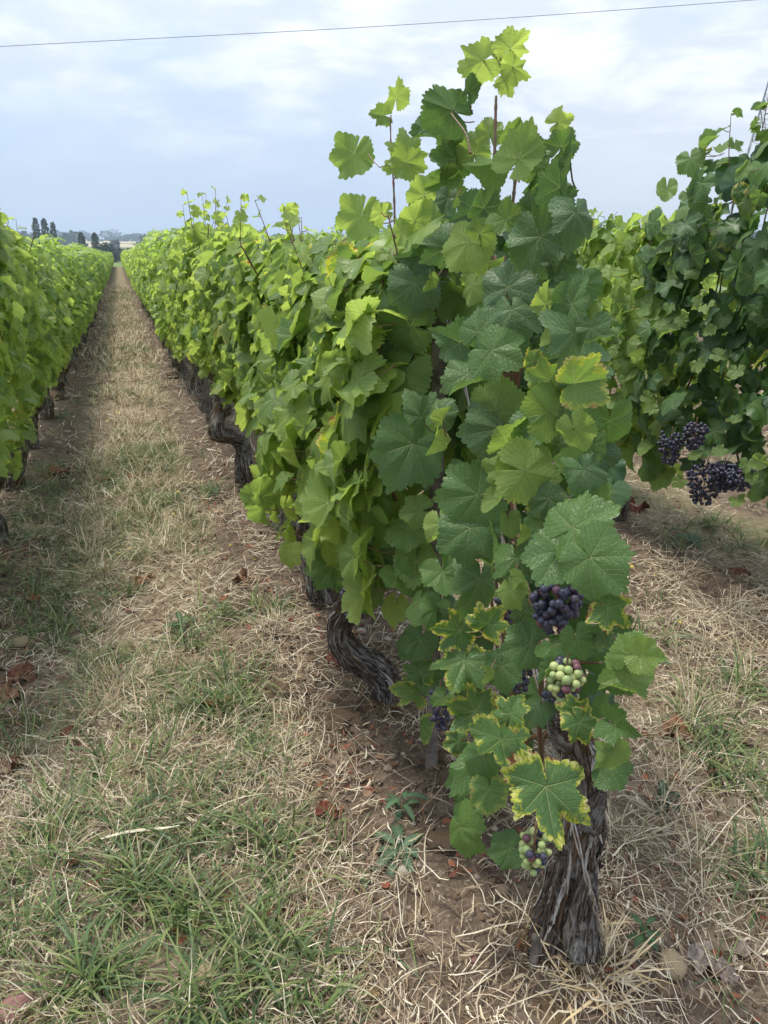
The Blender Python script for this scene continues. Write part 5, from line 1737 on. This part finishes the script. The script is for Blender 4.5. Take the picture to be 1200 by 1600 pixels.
for row, nm in (('main', 'row beside the path'), ('left', 'row across the path'), ('right', 'neighbouring row')):
    for z, hn in ((.62, 'lowest'), (1.02, 'middle'), (1.40, 'top')):
        ys = np.concatenate([np.arange({'main': 1.73, 'left': 2.4, 'right': 1.9}[row], 30, .9), np.arange(30, 96, 6)])
        pts = [(row_x(row, y) + .012 * math.sin(y * 1.3 + z * 5) + (0 if row != 'main' else -.02), y, z + .012 * math.sin(y * 1.9 + z * 9)) for y in ys]
        wire(pts, .0014, f'{hn} steel wire strung along the {nm}')
# wire wound round the head of the stake
hz_ = np.linspace(0, 1, 120)
top = S0 + (S1 - S0) * .985
c = [top + np.array([.034 * math.cos(a * 38), .034 * math.sin(a * 38), -.075 * a]) for a in hz_]
wire(c, .0016, 'coil of wire wound round the head of the nearest stake', 'wire_coil', cat='wire')
# twisted pair running down to its anchor at the foot of the vine
A0, _ = on_ground(952, 1512)
A1 = S0 + (S1 - S0) * .97
A_mid, _ = at_range(902, 1315, 1.20)
path = catmull([A0 - [0, 0, .03], at_range(930, 1420, 1.20)[0], A_mid, A_mid * .45 + A1 * .55, A1], 90)
for s_, mt, lb in ((0, MAT_WIRE, 'bluish steel strand of the anchor wire in front of the nearest trunk'), (math.pi, MAT_STICK, 'straw-coloured strand twisted round the anchor wire at the nearest trunk')):
    pp = [p + .0034 * np.array([math.cos(i * .55 + s_), math.sin(i * .55 + s_), 0]) for i, p in enumerate(path)]
    wire(pp, .0021, lb, 'anchor_wire', mt, 6, group='anchor wire strands')

# ------------------------------------------------------------------ small things on the ground
def gz(x, y):
    return float(gh(np.array([x]), np.array([y]))[0])


DEAD = [  # px, py, width px, colour, shape, label
    (333, 1103, 52, (.30, .105, .055), 0, 'large brick-red dead leaf beside the green tuft in the alley'),
    (375, 1108, 34, (.24, .10, .06), 1, 'smaller crinkled dead leaf next to the large brick-red one'),
    (225, 912, 30, (.30, .11, .065), 2, 'rusty dead leaf among the green blades at mid alley'),
    (427, 1101, 24, (.34, .17, .11), 3, 'pale rust dead leaf near the curved trunk'),
    (385, 912, 40, (.17, .055, .035), 4, 'dark red dead leaf below the yellow-leaved vine'),
    (511, 1277, 34, (.19, .04, .03), 5, 'dark red curled leaf on the bare soil before the weed'),
    (216, 1308, 30, (.16, .045, .03), 1, 'dark red leaf sunk in the grass above the white straw'),
    (160, 1384, 40, (.17, .055, .035), 2, 'dark crumpled leaf below the white straw'),
    (120, 1362, 26, (.20, .06, .04), 4, 'small dark leaf at the upper edge of the crumpled one'),
    (95, 745, 32, (.24, .075, .045), 0, 'rust leaf by the near vines across the path'),
    (163, 752, 28, (.28, .10, .06), 3, 'rust leaf in the middle of the alley'),
    (210, 745, 22, (.30, .12, .07), 5, 'faded rust leaf before the second vine trunk'),
    (12, 1196, 46, (.20, .06, .04), 4, 'dark red leaf on the pile at the edge of the alley'),
    (30, 1050, 46, (.19, .055, .04), 2, 'dark red leaf on bare soil near the white pebble'),
    (8, 1080, 40, (.24, .09, .06), 1, 'brownish dead leaf just below the red one near the white pebble'),
    (105, 1140, 30, (.18, .05, .035), 5, 'dark leaf beside the long red twig'),
    (52, 938, 22, (.30, .07, .05), 3, 'bright red leaf scrap near a yellow flower'),
    (1062, 1153, 50, (.27, .085, .055), 1, 'brick-red curled leaf in the grass of the neighbouring alley'),
    (486, 898, 24, (.36, .08, .04), 0, 'bright red leaf just beneath the low leaves of the second vine'),
    (545, 1000, 26, (.34, .12, .08), 3, 'pink-brown leaf beside the curved trunk'),
    (520, 1040, 34, (.22, .05, .04), 2, 'dark red leaf at the foot of the curved trunk'),
    (985, 800, 40, (.22, .05, .035), 4, 'dark red leaf heap piece under the neighbouring row'),
    (1155, 905, 30, (.18, .05, .035), 5, 'dark red leaf in the far grass of the neighbouring alley'),
    (450, 1440, 26, (.17, .045, .035), 0, 'dark red leaf at the edge of the long grass tuft'),
    (585, 1555, 20, (.30, .14, .09), 1, 'pale rust leaf scrap near the forked stick'),
    (1170, 1500, 44, (.30, .25, .20), 2, 'bleached grey curled leaf above the bare corner'),
    (1095, 1510, 46, (.36, .31, .26), 4, 'bleached papery leaf next to the ochre stone'),
    (1130, 1540, 34, (.28, .23, .19), 1, 'grey papery leaf scrap below the bleached ones'),
    (740, 1290, 26, (.30, .09, .07), 3, 'pinkish dead leaf in the shade under the nearest vine'),
    (1010, 1160, 20, (.20, .06, .04), 5, 'small dark leaf near the nearest vine'),
]
for k, (px, py, w_, c_, sh_, lab) in enumerate(DEAD):
    g, t = on_ground(px, py)
    s = w_ * np.dot(g - EYE, CF) / 1155 / 1.5
    r = random.Random(k)
    o = link('dead_leaf', DEADS[sh_], loc=(g[0], g[1], gz(g[0], g[1]) + .018), rot=(r.uniform(-.35, .35), r.uniform(-.35, .35), r.uniform(0, 6.28)), scale=(s, s, s * .9), color=((c_[0] * .95, c_[1] * 1.45, c_[2] * 1.15) if c_[1] < .2 else c_))
    tag(o, lab, 'dead leaf', 'fallen leaves lying in the alleys')

STONES = [(1042, 1530, 44, MAT_OCHRE, 'angular ochre stone beside the straw bundle'), (30, 1578, 46, MAT_PINK, 'smooth pink stone in the grass corner'),
          (26, 1032, 12, MAT_STONE, 'small white pebble on the bare soil'), (23, 1128, 9, MAT_STONE, 'tiny white pebble below the dead leaves'), (632, 1365, 24, MAT_STONE, 'pale rounded pebble below the weed'),
          (564, 993, 16, MAT_STONE, 'pale yellow stone beside the curved trunk'), (606, 1001, 12, MAT_STONE, 'white stone behind the curved trunk'), (555, 1474, 12, MAT_STONE, 'little pale pebble on the soil near the stick'),
          (958, 1395, 16, MAT_STONE, 'pale pebble just past the nearest trunk'), (280, 760, 14, MAT_STONE, 'white stone at the foot of the fifth vine'), (320, 1538, 40, MAT_OCHRE, 'tan stone half hidden in the grass'),
          (464, 1290, 28, MAT_OCHRE, 'flat tan stone by the grass edge'), (738, 1505, 16, MAT_PINK, 'reddish chip of stone before the nearest trunk'), (1130, 1555, 24, MAT_OCHRE, 'brown stone in the bare corner'), (30, 1000, 26, MAT_OCHRE, 'brown clod-like stone among weeds at the alley edge'),
          (745, 1245, 18, MAT_STONE, 'pale chip under the nearest vine')]
for k, (px, py, w_, mt, lab) in enumerate(STONES):
    g, t = on_ground(px, py)
    s = w_ * np.dot(g - EYE, CF) / 1155 / 2
    V, F = blob(80 + k, 2, .45, .6, 1.3)
    V = V + .10 * np.sign(V) * (np.abs(V) > .55)
    o = link('stone', mesh_np('stone_shape', V, F, mt, False), loc=(g[0], g[1], gz(g[0], g[1]) + s * .28), rot=(0, 0, k * 1.3), scale=s)
    tag(o, lab, 'stone')

FLW = [(203, 857, 'by the swirl of pale grass'), (186, 864, 'just beside the one by the pale swirl'), (26, 893, 'near the alley edge at mid height'), (271, 803, 'on a tall stem before the third vine'), (262, 800, 'paired with the tall one'),
       (278, 768, 'higher up the alley'), (360, 852, 'in line with the curved trunk'), (399, 874, 'closest to the low yellow leaves'), (411, 757, 'at the foot of the knobby trunk'), (987, 885, 'right beside the large pale leaf'),
       (1022, 899, 'double head past the large pale leaf'), (1062, 972, 'low in the dead grass of the neighbouring alley'), (228, 633, 'far up the alley'), (185, 645, 'far up the alley at its middle'), (168, 658, 'far up the alley beside the near row')]
for k, (px, py, lab) in enumerate(FLW):
    g, t = on_ground(px, py, .07)
    r = random.Random(k)
    base = np.array([g[0], g[1], gz(g[0], g[1])])
    hd = np.array([g[0], g[1], .07]) - base
    f = link('yellow_flower', None, loc=tuple(base))
    tag(f, 'small yellow wildflower ' + lab, 'flower', 'yellow wildflowers in the alleys')
    V, F, U = tube(catmull([(r.uniform(-.02, .02), r.uniform(-.02, .02), 0), hd * .5 + [r.uniform(-.01, .01), 0, 0], hd], 6), .0011, 5)
    link('stem', mesh_np('flower_stem', V, tri(F), MAT_SHOOT), f)
    s = .009 if py > 700 else .014
    n = 15
    V, F = [(0, 0, .003)], []
    for i in range(n):
        a = 2 * math.pi * i / n
        for (dr, da, dzz) in ((.35, -.1, .002), (1, -.14, .001 + .0015 * (i % 2)), (1, .14, .001 + .0015 * (i % 2)), (.35, .1, .002)):
            V.append((math.cos(a + da) * dr * s, math.sin(a + da) * dr * s, dzz * 1.0))
        q = 1 + i * 4
        F += [(q, q + 1, q + 2), (q, q + 2, q + 3), (0, q, q + 3)]
    link('flower_head', mesh_np('flower_head', np.array(V), np.array(F), MAT_YELLOW), f, loc=tuple(hd), rot=(r.uniform(-.3, .3), r.uniform(-.3, .3), 0))


def weed_leaf(length, width, serr, col, droop, elev, seed, curl=.3):
    """toothed lance leaf as a mesh along +Y, base at the origin"""
    r = random.Random(seed)
    K = 22
    V, C = [], []
    y = z = 0
    el = elev
    for i in range(K + 1):
        s = i / K
        wd = width * (math.sin(math.pi * min(1, s * .93 + .05)) ** .75) * (1 - serr * (0.65 if i % 2 else 0)) * (0.25 + .75 * min(1, s * 3))
        V += [(-wd / 2, y, z + wd * curl * .5), (0, y, z), (wd / 2, y, z + wd * curl * .5)]
        cc = np.array(col)
        C += [cc, cc * 1.5 + .02, cc]
        y += length / K * math.cos(el); z += length / K * math.sin(el)
        el -= droop / K
    F = []
    for i in range(K):
        for j in (0, 1):
            a = i * 3 + j
            F.append((a, a + 1, a + 4, a + 3))
    return np.array(V), np.array(F), np.array(C)


def weed(px, py, n, L, W, serr, col, label, seed, stem=0.0, el=.7):
    g, t = on_ground(px, py)
    base = (g[0], g[1], gz(g[0], g[1]))
    r = random.Random(seed)
    root = link('weed', None, loc=base)
    tag(root, label, 'weed')
    if stem:
        V, F, U = tube(catmull([(0, 0, 0), (.006, .004, stem * .5), (.0, .01, stem)], 8), .0022, 6)
        link('stem', mesh_np('weed_stem', V, tri(F), MAT_SHOOT), root)
    for i in range(n):
        a = 2.4 * i + r.uniform(-.3, .3)
        V, F, C = weed_leaf(L * r.uniform(.65, 1.1), W * r.uniform(.8, 1.2), serr, np.array(col) * r.uniform(.8, 1.2), r.uniform(.6, 1.5), el * r.uniform(.5, 1.2), seed * 50 + i)
        link('leaf', mesh_np('weed_leaf', V, tri(F), MAT_WEED, True, None, None, C), root, loc=(0, 0, stem * i / max(1, n)), rot=(0, 0, a))


weed(625, 1335, 9, .12, .034, .55, (.085, .15, .075), 'thistle-like weed with toothed grey-green leaves on the bare soil', 1, 0, .5)
weed(628, 1275, 8, .075, .022, .5, (.08, .145, .065), 'upright toothed seedling just behind the thistle-like weed', 2, .05)
weed(1040, 1262, 6, .085, .030, .0, (.030, .065, .030), 'dark smooth-leaved dock in the dead grass past the nearest trunk', 3)
weed(1000, 1500, 11, .055, .018, .45, (.045, .095, .035), 'dark green crumpled weed beside the ochre stone', 4, .07)
weed(868, 1320, 9, .035, .010, .55, (.14, .20, .12), 'pale feathery seedling tucked against the nearest trunk', 5, .03)
weed(285, 975, 8, .09, .030, .4, (.045, .10, .035), 'broad-leaved green rosette in mid alley', 6)
weed(65, 1290, 7, .09, .026, .5, (.06, .12, .06), 'grey-green toothed weed in the foreground grass edge', 7)
weed(572, 1378, 4, .03, .014, .1, (.08, .16, .05), 'tiny two-leaved seedling near the pale pebble', 8)
weed(1080, 850, 8, .10, .035, .1, (.07, .12, .06), 'broad grey-green weed in the neighbouring alley', 9)
weed(560, 1140, 4, .03, .012, .1, (.07, .15, .05), 'tiny green seedling beside the curved trunk', 10)
weed(145, 700, 7, .16, .018, .4, (.05, .10, .04), 'tall thin-leaved weed near the row across the path', 11, .30)
weed(340, 780, 8, .12, .022, .3, (.05, .105, .035), 'leafy green weed before the knobby trunk', 12, .12)
weed(1015, 1030, 5, .10, .024, .0, (.045, .10, .035), 'long-leaved green weed beside the outstretched vine leaf', 13)


def stick(pix, r0, r1, label, mat=MAT_STICK, name='stick', lift=.012, cat='stick', forks=()):
    pts = []
    for q in pix:
        g, t = on_ground(q[0], q[1], q[2] if len(q) > 2 else 0)
        if len(q) < 3:
            g[2] = gz(g[0], g[1]) + lift
        pts.append(g)
    sp = Soup()
    V, F, U = tube(catmull(pts, 16), np.linspace(r0, r1, 16), 6)
    base = np.array(pts[0])
    sp.add(V - base, F, U)
    for (a, b_) in forks:
        A, B = on_ground(*a)[0], on_ground(*b_)[0]
        V, F, U = tube(catmull([A, (A + B) / 2 + [0, 0, .005], B], 6), r1, 5)
        sp.add(V - base, F, U)
    o = link(name, sp.mesh('stick_shape', mat), loc=tuple(base))
    return tag(o, label, cat)


stick([(540, 1598), (548, 1560), (562, 1490)], .0035, .0018, 'forked grey dead stick on the ground near the picture bottom', forks=(((548, 1545, .015), (545, 1475, .03)),))
stick([(838, 1462, .12), (834, 1500, .06), (826, 1560, .0)], .010, .011, 'short weathered peg driven in beside the nearest trunk', MAT_WOOD, 'wooden_peg', cat='peg')
stick([(805, 1370, .03), (850, 1362, .035), (862, 1385, .02)], .0022, .0016, 'curved bleached root poking out before the nearest trunk')
stick([(120, 1130), (148, 1158), (170, 1172)], .0035, .0025, 'reddish broken cane lying in the alley', MAT_CANE)
stick([(150, 1105), (140, 1135), (165, 1165)], .0028, .002, 'thin red-brown twig crossing the broken cane', MAT_CANE)
stick([(500, 1408), (560, 1425), (640, 1452)], .0016, .0010, 'long straw stalk across the bare soil')
stick([(535, 1142), (580, 1195), (650, 1245)], .0016, .0012, 'long straw stalk running down from the curved trunk')
stick([(780, 1320), (830, 1318), (895, 1300, .06)], .0014, .0010, 'thin pale stalk by the lowest grapes')
stick([(960, 1380), (1010, 1410), (1090, 1445)], .0016, .0011, 'pale straw stalk past the nearest trunk')
stick([(730, 1560), (780, 1520), (812, 1480)], .0022, .0014, 'pale stalk leaning toward the nearest trunk')

# the flat white straw
g0, g1 = on_ground(162, 1335)[0], on_ground(284, 1318)[0]
g0[2] = gz(g0[0], g0[1]) + .045; g1[2] = gz(g1[0], g1[1]) + .05
d = unit(g1 - g0); sd = np.cross(d, [0, 0, 1])
V, F = [], []
L_ = np.linalg.norm(g1 - g0)
for i in range(13):
    s = i / 12
    wd = .0045 * math.sin(math.pi * (.12 + .86 * s)) + .001
    c_ = g0 + (g1 - g0) * s + np.array([0, 0, .006 * math.sin(s * 5)])
    V += [c_ - sd * wd - g0, c_ + [0, 0, .0015] - g0, c_ + sd * wd - g0]
for i in range(12):
    for j in (0, 1):
        a = i * 3 + j
        F.append((a, a + 1, a + 4, a + 3))
o = link('straw_blade', mesh_np('straw_blade', np.array(V), tri(np.array(F)), simple('white_straw', (.66, .60, .44), .6, .3, 30, .2)), loc=tuple(g0))
tag(o, 'broad whitish flat straw lying across the grass', 'straw')

# clods
for k, (px, py, w_, lab) in enumerate(((430, 1200 - 120, 44, 'brown earth clod near the brick-red leaves'), (690, 1330, 46, 'crumbly clod at the foot of the low dark leaf'),
                                       (85, 628, 30, 'rounded clod at the foot of a vine across the path'), (705, 1235, 40, 'light brown clod behind the low leaves'), (540, 1130, 60, 'mossy clod at the foot of the curved trunk'), (270, 590, 22, 'pale clod under the fifth vine'))):
    g, t = on_ground(px, py)
    s = w_ * np.dot(g - EYE, CF) / 1155 / 2
    V, F = blob(140 + k, 5, .55, .55, 1.5)
    V = V * (1 + .10 * fbm(V * 7, 3, k))[:, None]
    o = link('earth_clod', mesh_np('clod_shape', V, F, None), loc=(g[0], g[1], gz(g[0], g[1]) + s * .12), rot=(0, 0, k), scale=s)
    o.data.materials.append(simple('clod_earth', (.20, .14, .09), .95, .1, 30, .5, .01, (.12, .08, .05)) if k == 0 else bpy.data.materials['clod_earth'])
    tag(o, lab, 'clod')

# ------------------------------------------------------------------ the far distance
def crown(n, w_, h, seed, kind='round', size=.5, cols=((.045, .085, .025), (.06, .105, .03), (.035, .07, .025))):
    r = np.random.default_rng(seed)
    if kind == 'poplar':
        t = r.uniform(0, 1, n)
        rad = w_ / 2 * np.minimum(1, t * 5 + .25) * (1 - np.clip((t - .78) / .24, 0, .95)) ** .5
        a = r.uniform(0, 6.28, n)
        q = np.sqrt(r.uniform(.2, 1, n)) * rad * (1 + .35 * fbm(np.stack([np.cos(a) * 1.5, np.sin(a) * 1.5, t * 9], 1), 2, seed))
        p = np.stack([q * np.cos(a), q * np.sin(a), h * (.08 + .92 * t)], 1)
    else:
        v = r.normal(0, 1, (n, 3)); v /= np.linalg.norm(v, axis=1)[:, None]
        q = r.uniform(.35, 1, n) ** .5
        q = q * (1 + .5 * fbm(v * 2.2 + seed, 3, seed))
        p = v * q[:, None] * [w_ / 2, w_ / 2, h * (.52 if kind == 'wood' else .46)] + [0, 0, h * (.46 if kind == 'wood' else .52)]
    nv = r.normal(0, 1, (n, 3)); nv /= np.linalg.norm(nv, axis=1)[:, None]
    u = np.cross(nv, r.normal(0, 1, (n, 3))); u /= np.linalg.norm(u, axis=1)[:, None]
    v2_ = np.cross(nv, u)
    s = (size * r.uniform(.6, 1.3, n))[:, None]
    V = np.stack([p + u * s, p + v2_ * s * .7 - u * s * .3, p - u * s * .9 + v2_ * s * .1, p - v2_ * s * .8], 1).reshape(-1, 3)
    F = np.arange(n * 4).reshape(n, 4)
    c = pick_r(r, cols, n)
    return V, F, np.repeat(c, 4, 0)


def pick_r(r, cols, n):
    cols = np.array(cols)
    return cols[r.integers(0, len(cols), n)] * r.uniform(.8, 1.2, (n, 1))


def tree(px, ytop, D, w_, kind, label, seed, group=None, n=900, size=.45, cols=None, name=None):
    d = ray(px, 395)
    k = D / math.hypot(d[0], d[1])
    x, y = d[0] * k, d[1] * k
    z = gz(x, y)
    P, _ = at_range(px, ytop, D)
    h = max(2.0, P[2] - z)
    root = link(name or ('poplar_tree' if kind == 'poplar' else 'tree'), None, loc=(x, y, z))
    tag(root, label, 'tree', group)
    V, F, U = tube(catmull([(0, 0, -.3), (.1, 0, h * .3), (0, .1, h * .75)], 8), np.linspace(h * .028, h * .008, 8), 7)
    sp = Soup(); sp.add(V, F, U)
    r = random.Random(seed)
    for i in range(5):
        a, z0_ = r.uniform(0, 6.28), h * r.uniform(.25, .5)
        q = w_ * .3
        V, F, U = tube(catmull([(0, 0, z0_), (q * .5 * math.cos(a), q * .5 * math.sin(a), z0_ + h * .1), (q * math.cos(a), q * math.sin(a), z0_ + h * .26)], 5), np.linspace(h * .012, h * .004, 5), 5)
        sp.add(V, F, U)
    link('trunk', sp.mesh('tree_trunk', MAT_TREEBARK), root)
    kw = dict(cols=cols) if cols else {}
    V, F, C = crown(n, w_, h, seed, kind, size, **kw)
    tag(link('crown', mesh_np('tree_crown', V, F, MAT_CROWN, False, None, None, C), root), kind='stuff')


DK = ((.030, .055, .022), (.040, .068, .028), (.026, .048, .022))
PG = 'poplars at the end of the vineyard'
for k, (px, yt, D, w_, lab) in enumerate(((62, 341, 250, 2.6, 'tallest slim poplar of the group above the row across the path'), (76, 342, 252, 2.8, 'poplar in the middle of the group above the row across the path'), (88, 348, 255, 2.4, 'shortest poplar at the inner side of the tall group'),
                                          (130, 364, 240, 2.4, 'first of two small poplars over the alley end'), (151, 364, 242, 2.6, 'second of two small poplars over the alley end'))):
    tree(px, yt, D, w_ * .82, 'poplar', lab, 700 + k, PG, 700, .32, ((.060, .090, .045), (.075, .105, .055), (.048, .075, .038)))
HEDGE = [(112, 379, 5, 'low tree between the tall poplars and the first small poplar'), (140, 383, 6, 'dark tree filling the gap between the two small poplars'), (165, 377, 7, 'bushy tree just past the second small poplar'),
         (178, 388, 6, 'low dark tree straight above the end of the path'), (195, 384, 6, 'small tree a little past the end of the path'), (212, 387, 6, 'low shrubby tree against the pale field past the path end'),
         (221, 380, 5, 'rounded taller tree above the hedge past the path end'), (240, 388, 7, 'dark tree where the hedge meets the row beside the path'), (255, 392, 5, 'low tree just showing over the tops of the far vines'),
         (320, 386, 8, 'tree top showing behind the tall vine of the row'), (400, 384, 7, 'tree behind the young shoot in mid row'), (470, 384, 7, 'tree mostly hidden by the light green leaves of the row'),
         (560, 386, 8, 'tree hidden behind the lone shoot with five leaves'), (650, 382, 8, 'tree hidden behind the nearest vine'), (930, 352, 9, 'dark tree in the gap between the nearest and the dark-leaved vine'),
         (938, 360, 8, 'second tree in the gap between the two dark vines'), (25, 380, 7, 'low tree behind the row across the path, beside the tall poplars'), (-20, 378, 8, 'tree behind the row across the path at the picture edge'),
         (1010, 378, 8, 'tree behind the crown of the dark-leaved vine'), (1100, 376, 8, 'farther tree behind the dark-leaved vine')]
for k, (px, yt, w_, lab) in enumerate(HEDGE):
    tree(px, yt + (5 if 100 < px < 260 else 0), 225 + 9 * (k % 5), w_, 'round', lab, 730 + k, 'trees of the hedge line', 700, .5,
         DK if k % 2 == 0 else ((.05, .085, .03), (.06, .10, .035), (.045, .075, .03)))
FT = ['round field tree above the end of the path', 'field tree behind the row across the path', 'field tree behind the tall vine', 'field tree just past the tall vine', 'field tree behind the light green vines of the middle row',
      'field tree near the lone shoot', 'dark field tree seen through the lone shoot beside the nearest vine', 'field tree behind the nearest vine', 'field tree behind the dark-leaved vine']
for k, (px, yt, D, w_) in enumerate(((181, 374, 520, 6), (35, 372, 540, 9), (300, 373, 560, 8), (345, 370, 540, 8), (420, 372, 560, 7), (520, 371, 540, 9), (605, 354, 520, 14), (900, 372, 520, 10), (1060, 370, 560, 10))):
    tree(px, yt, D, w_, 'round', FT[k], 780 + k, 'trees scattered in the stubble field', 320, .9, DK)

wood = Soup()
r = np.random.default_rng(31)
for k in range(760):
    px = r.uniform(-500, 1700)
    D = r.uniform(1150, 1900) if k % 3 else r.uniform(700, 800)
    d = ray(px, 395)
    kk = D / math.hypot(d[0], d[1])
    x, y = d[0] * kk, d[1] * kk
    if D < 900 and fbm(np.array([[px / 90.0, 3.3, 0]]), 2, 4)[0] < .05:
        continue
    h = r.uniform(7, 15) * (1 + .5 * float(fbm(np.array([[px / 55.0, D / 300, 0]]), 2, 3)[0]))
    V, F, C = crown(110, r.uniform(14, 28), h, 900 + k, 'wood', 2.3, DK)
    wood.add(V + [x, y, gz(x, y) - 1], F, None, C)
tag(link('distant_woods', wood.mesh('distant_woods', MAT_CROWN, False)), 'long belt of woods along the hazy horizon behind the stubble fields', 'woods', kind='stuff')

# power line: one cable high across the sky, and the lattice pylon at the picture edge
D = 62
A, _ = at_range(-420, 99, D * 1.25)
B, _ = at_range(0, 73, D * 1.02)
Cc, _ = at_range(600, 41, D)
E, _ = at_range(1180, 0, D * 1.04)
G, _ = at_range(1700, -44, D * 1.3)
wire(catmull([A, B, Cc, E, G], 60), .020, 'single overhead power cable crossing high over the vines', 'power_cable', MAT_CABLE, 6, 'cable', None)

d = ray(1213, 165)
D = 210
k = D / math.hypot(d[0], d[1])
px_, py_ = d[0] * k, d[1] * k
root = link('pylon', None, loc=(px_, py_, gz(px_, py_)), rot=(0, 0, math.atan2(py_, px_)))
tag(root, 'steel lattice electricity pylon rising behind the dark-leaved vine', 'pylon')
H, W0, W1 = 58, 8.0, .55
legs = []
for sx, sy in ((-1, -1), (1, -1), (1, 1), (-1, 1)):
    pts = [(sx * np.interp(z, [0, H * .85, H], [W0, 1.0, .2]), sy * np.interp(z, [0, H * .85, H], [W0, 1.0, .2]), z) for z in np.linspace(0, H, 12)]
    V, F, U = tube(np.array(pts), .12, 4)
    link('leg', mesh_np('pylon_leg', V, tri(F), MAT_STEEL, False), root)
sp = Soup()
lv = [0]
while lv[-1] < H * .94:
    wdt = np.interp(lv[-1], [0, H * .85, H], [W0, 1.0, .2])
    lv.append(lv[-1] + max(.9, wdt * 1.1))
cs = ((-1, -1), (1, -1), (1, 1), (-1, 1))
for a_, b_ in zip(lv[:-1], lv[1:]):
    wa, wb = [np.interp(q, [0, H * .85, H], [W0, 1.0, .2]) for q in (a_, b_)]
    for i in range(4):
        c0, c1 = cs[i], cs[(i + 1) % 4]
        for p, q in (((c0[0] * wa, c0[1] * wa, a_), (c1[0] * wb, c1[1] * wb, b_)), ((c1[0] * wa, c1[1] * wa, a_), (c0[0] * wb, c0[1] * wb, b_)), ((c0[0] * wb, c0[1] * wb, b_), (c1[0] * wb, c1[1] * wb, b_))):
            V, F, U = tube(np.array([p, q]), .07, 3)
            sp.add(V, F, U)
tag(link('lattice_bracing', sp.mesh('lattice_bracing', MAT_STEEL, False), root), kind='stuff')
for z in (H * .74, H * .84, H * .94):
    sp = Soup()
    for s in (-1, 1):
        for p, q in (((0, -.5, z), (s * 6.2, 0, z + .2)), ((0, .5, z), (s * 6.2, 0, z + .2)), ((0, 0, z + 1.6), (s * 6.2, 0, z + .2))):
            V, F, U = tube(np.array([p, q]), .07, 4)
            sp.add(V, F, U)
    link('crossarm', sp.mesh('pylon_crossarm', MAT_STEEL, False), root)

# haze between the vines and the horizon
HAZE = True
if HAZE:
    m, t, out = material('haze')
    pv = t.new('ShaderNodeVolumePrincipled')
    pv.inputs['Color'].default_value = (0.70, 0.86, 1.0, 1)
    pv.inputs['Density'].default_value = 0.00050
    pv.inputs['Anisotropy'].default_value = 0.2
    t.l.new(pv.outputs[0], out.inputs['Volume'])
    x0, x1, y0, y1, z0, z1 = -2150, 2150, -2150, 2150, -6, 75
    V = np.array([(x, y, z) for z in (z0, z1) for y in (y0, y1) for x in (x0, x1)])
    F = np.array([(0, 2, 3, 1), (4, 5, 7, 6), (0, 1, 5, 4), (2, 6, 7, 3), (0, 4, 6, 2), (1, 3, 7, 5)])
    hz_o = link('haze', mesh_np('haze', V, F, m, False))
    tag(hz_o, kind='stuff', label='thin summer haze that turns the far woods blue')
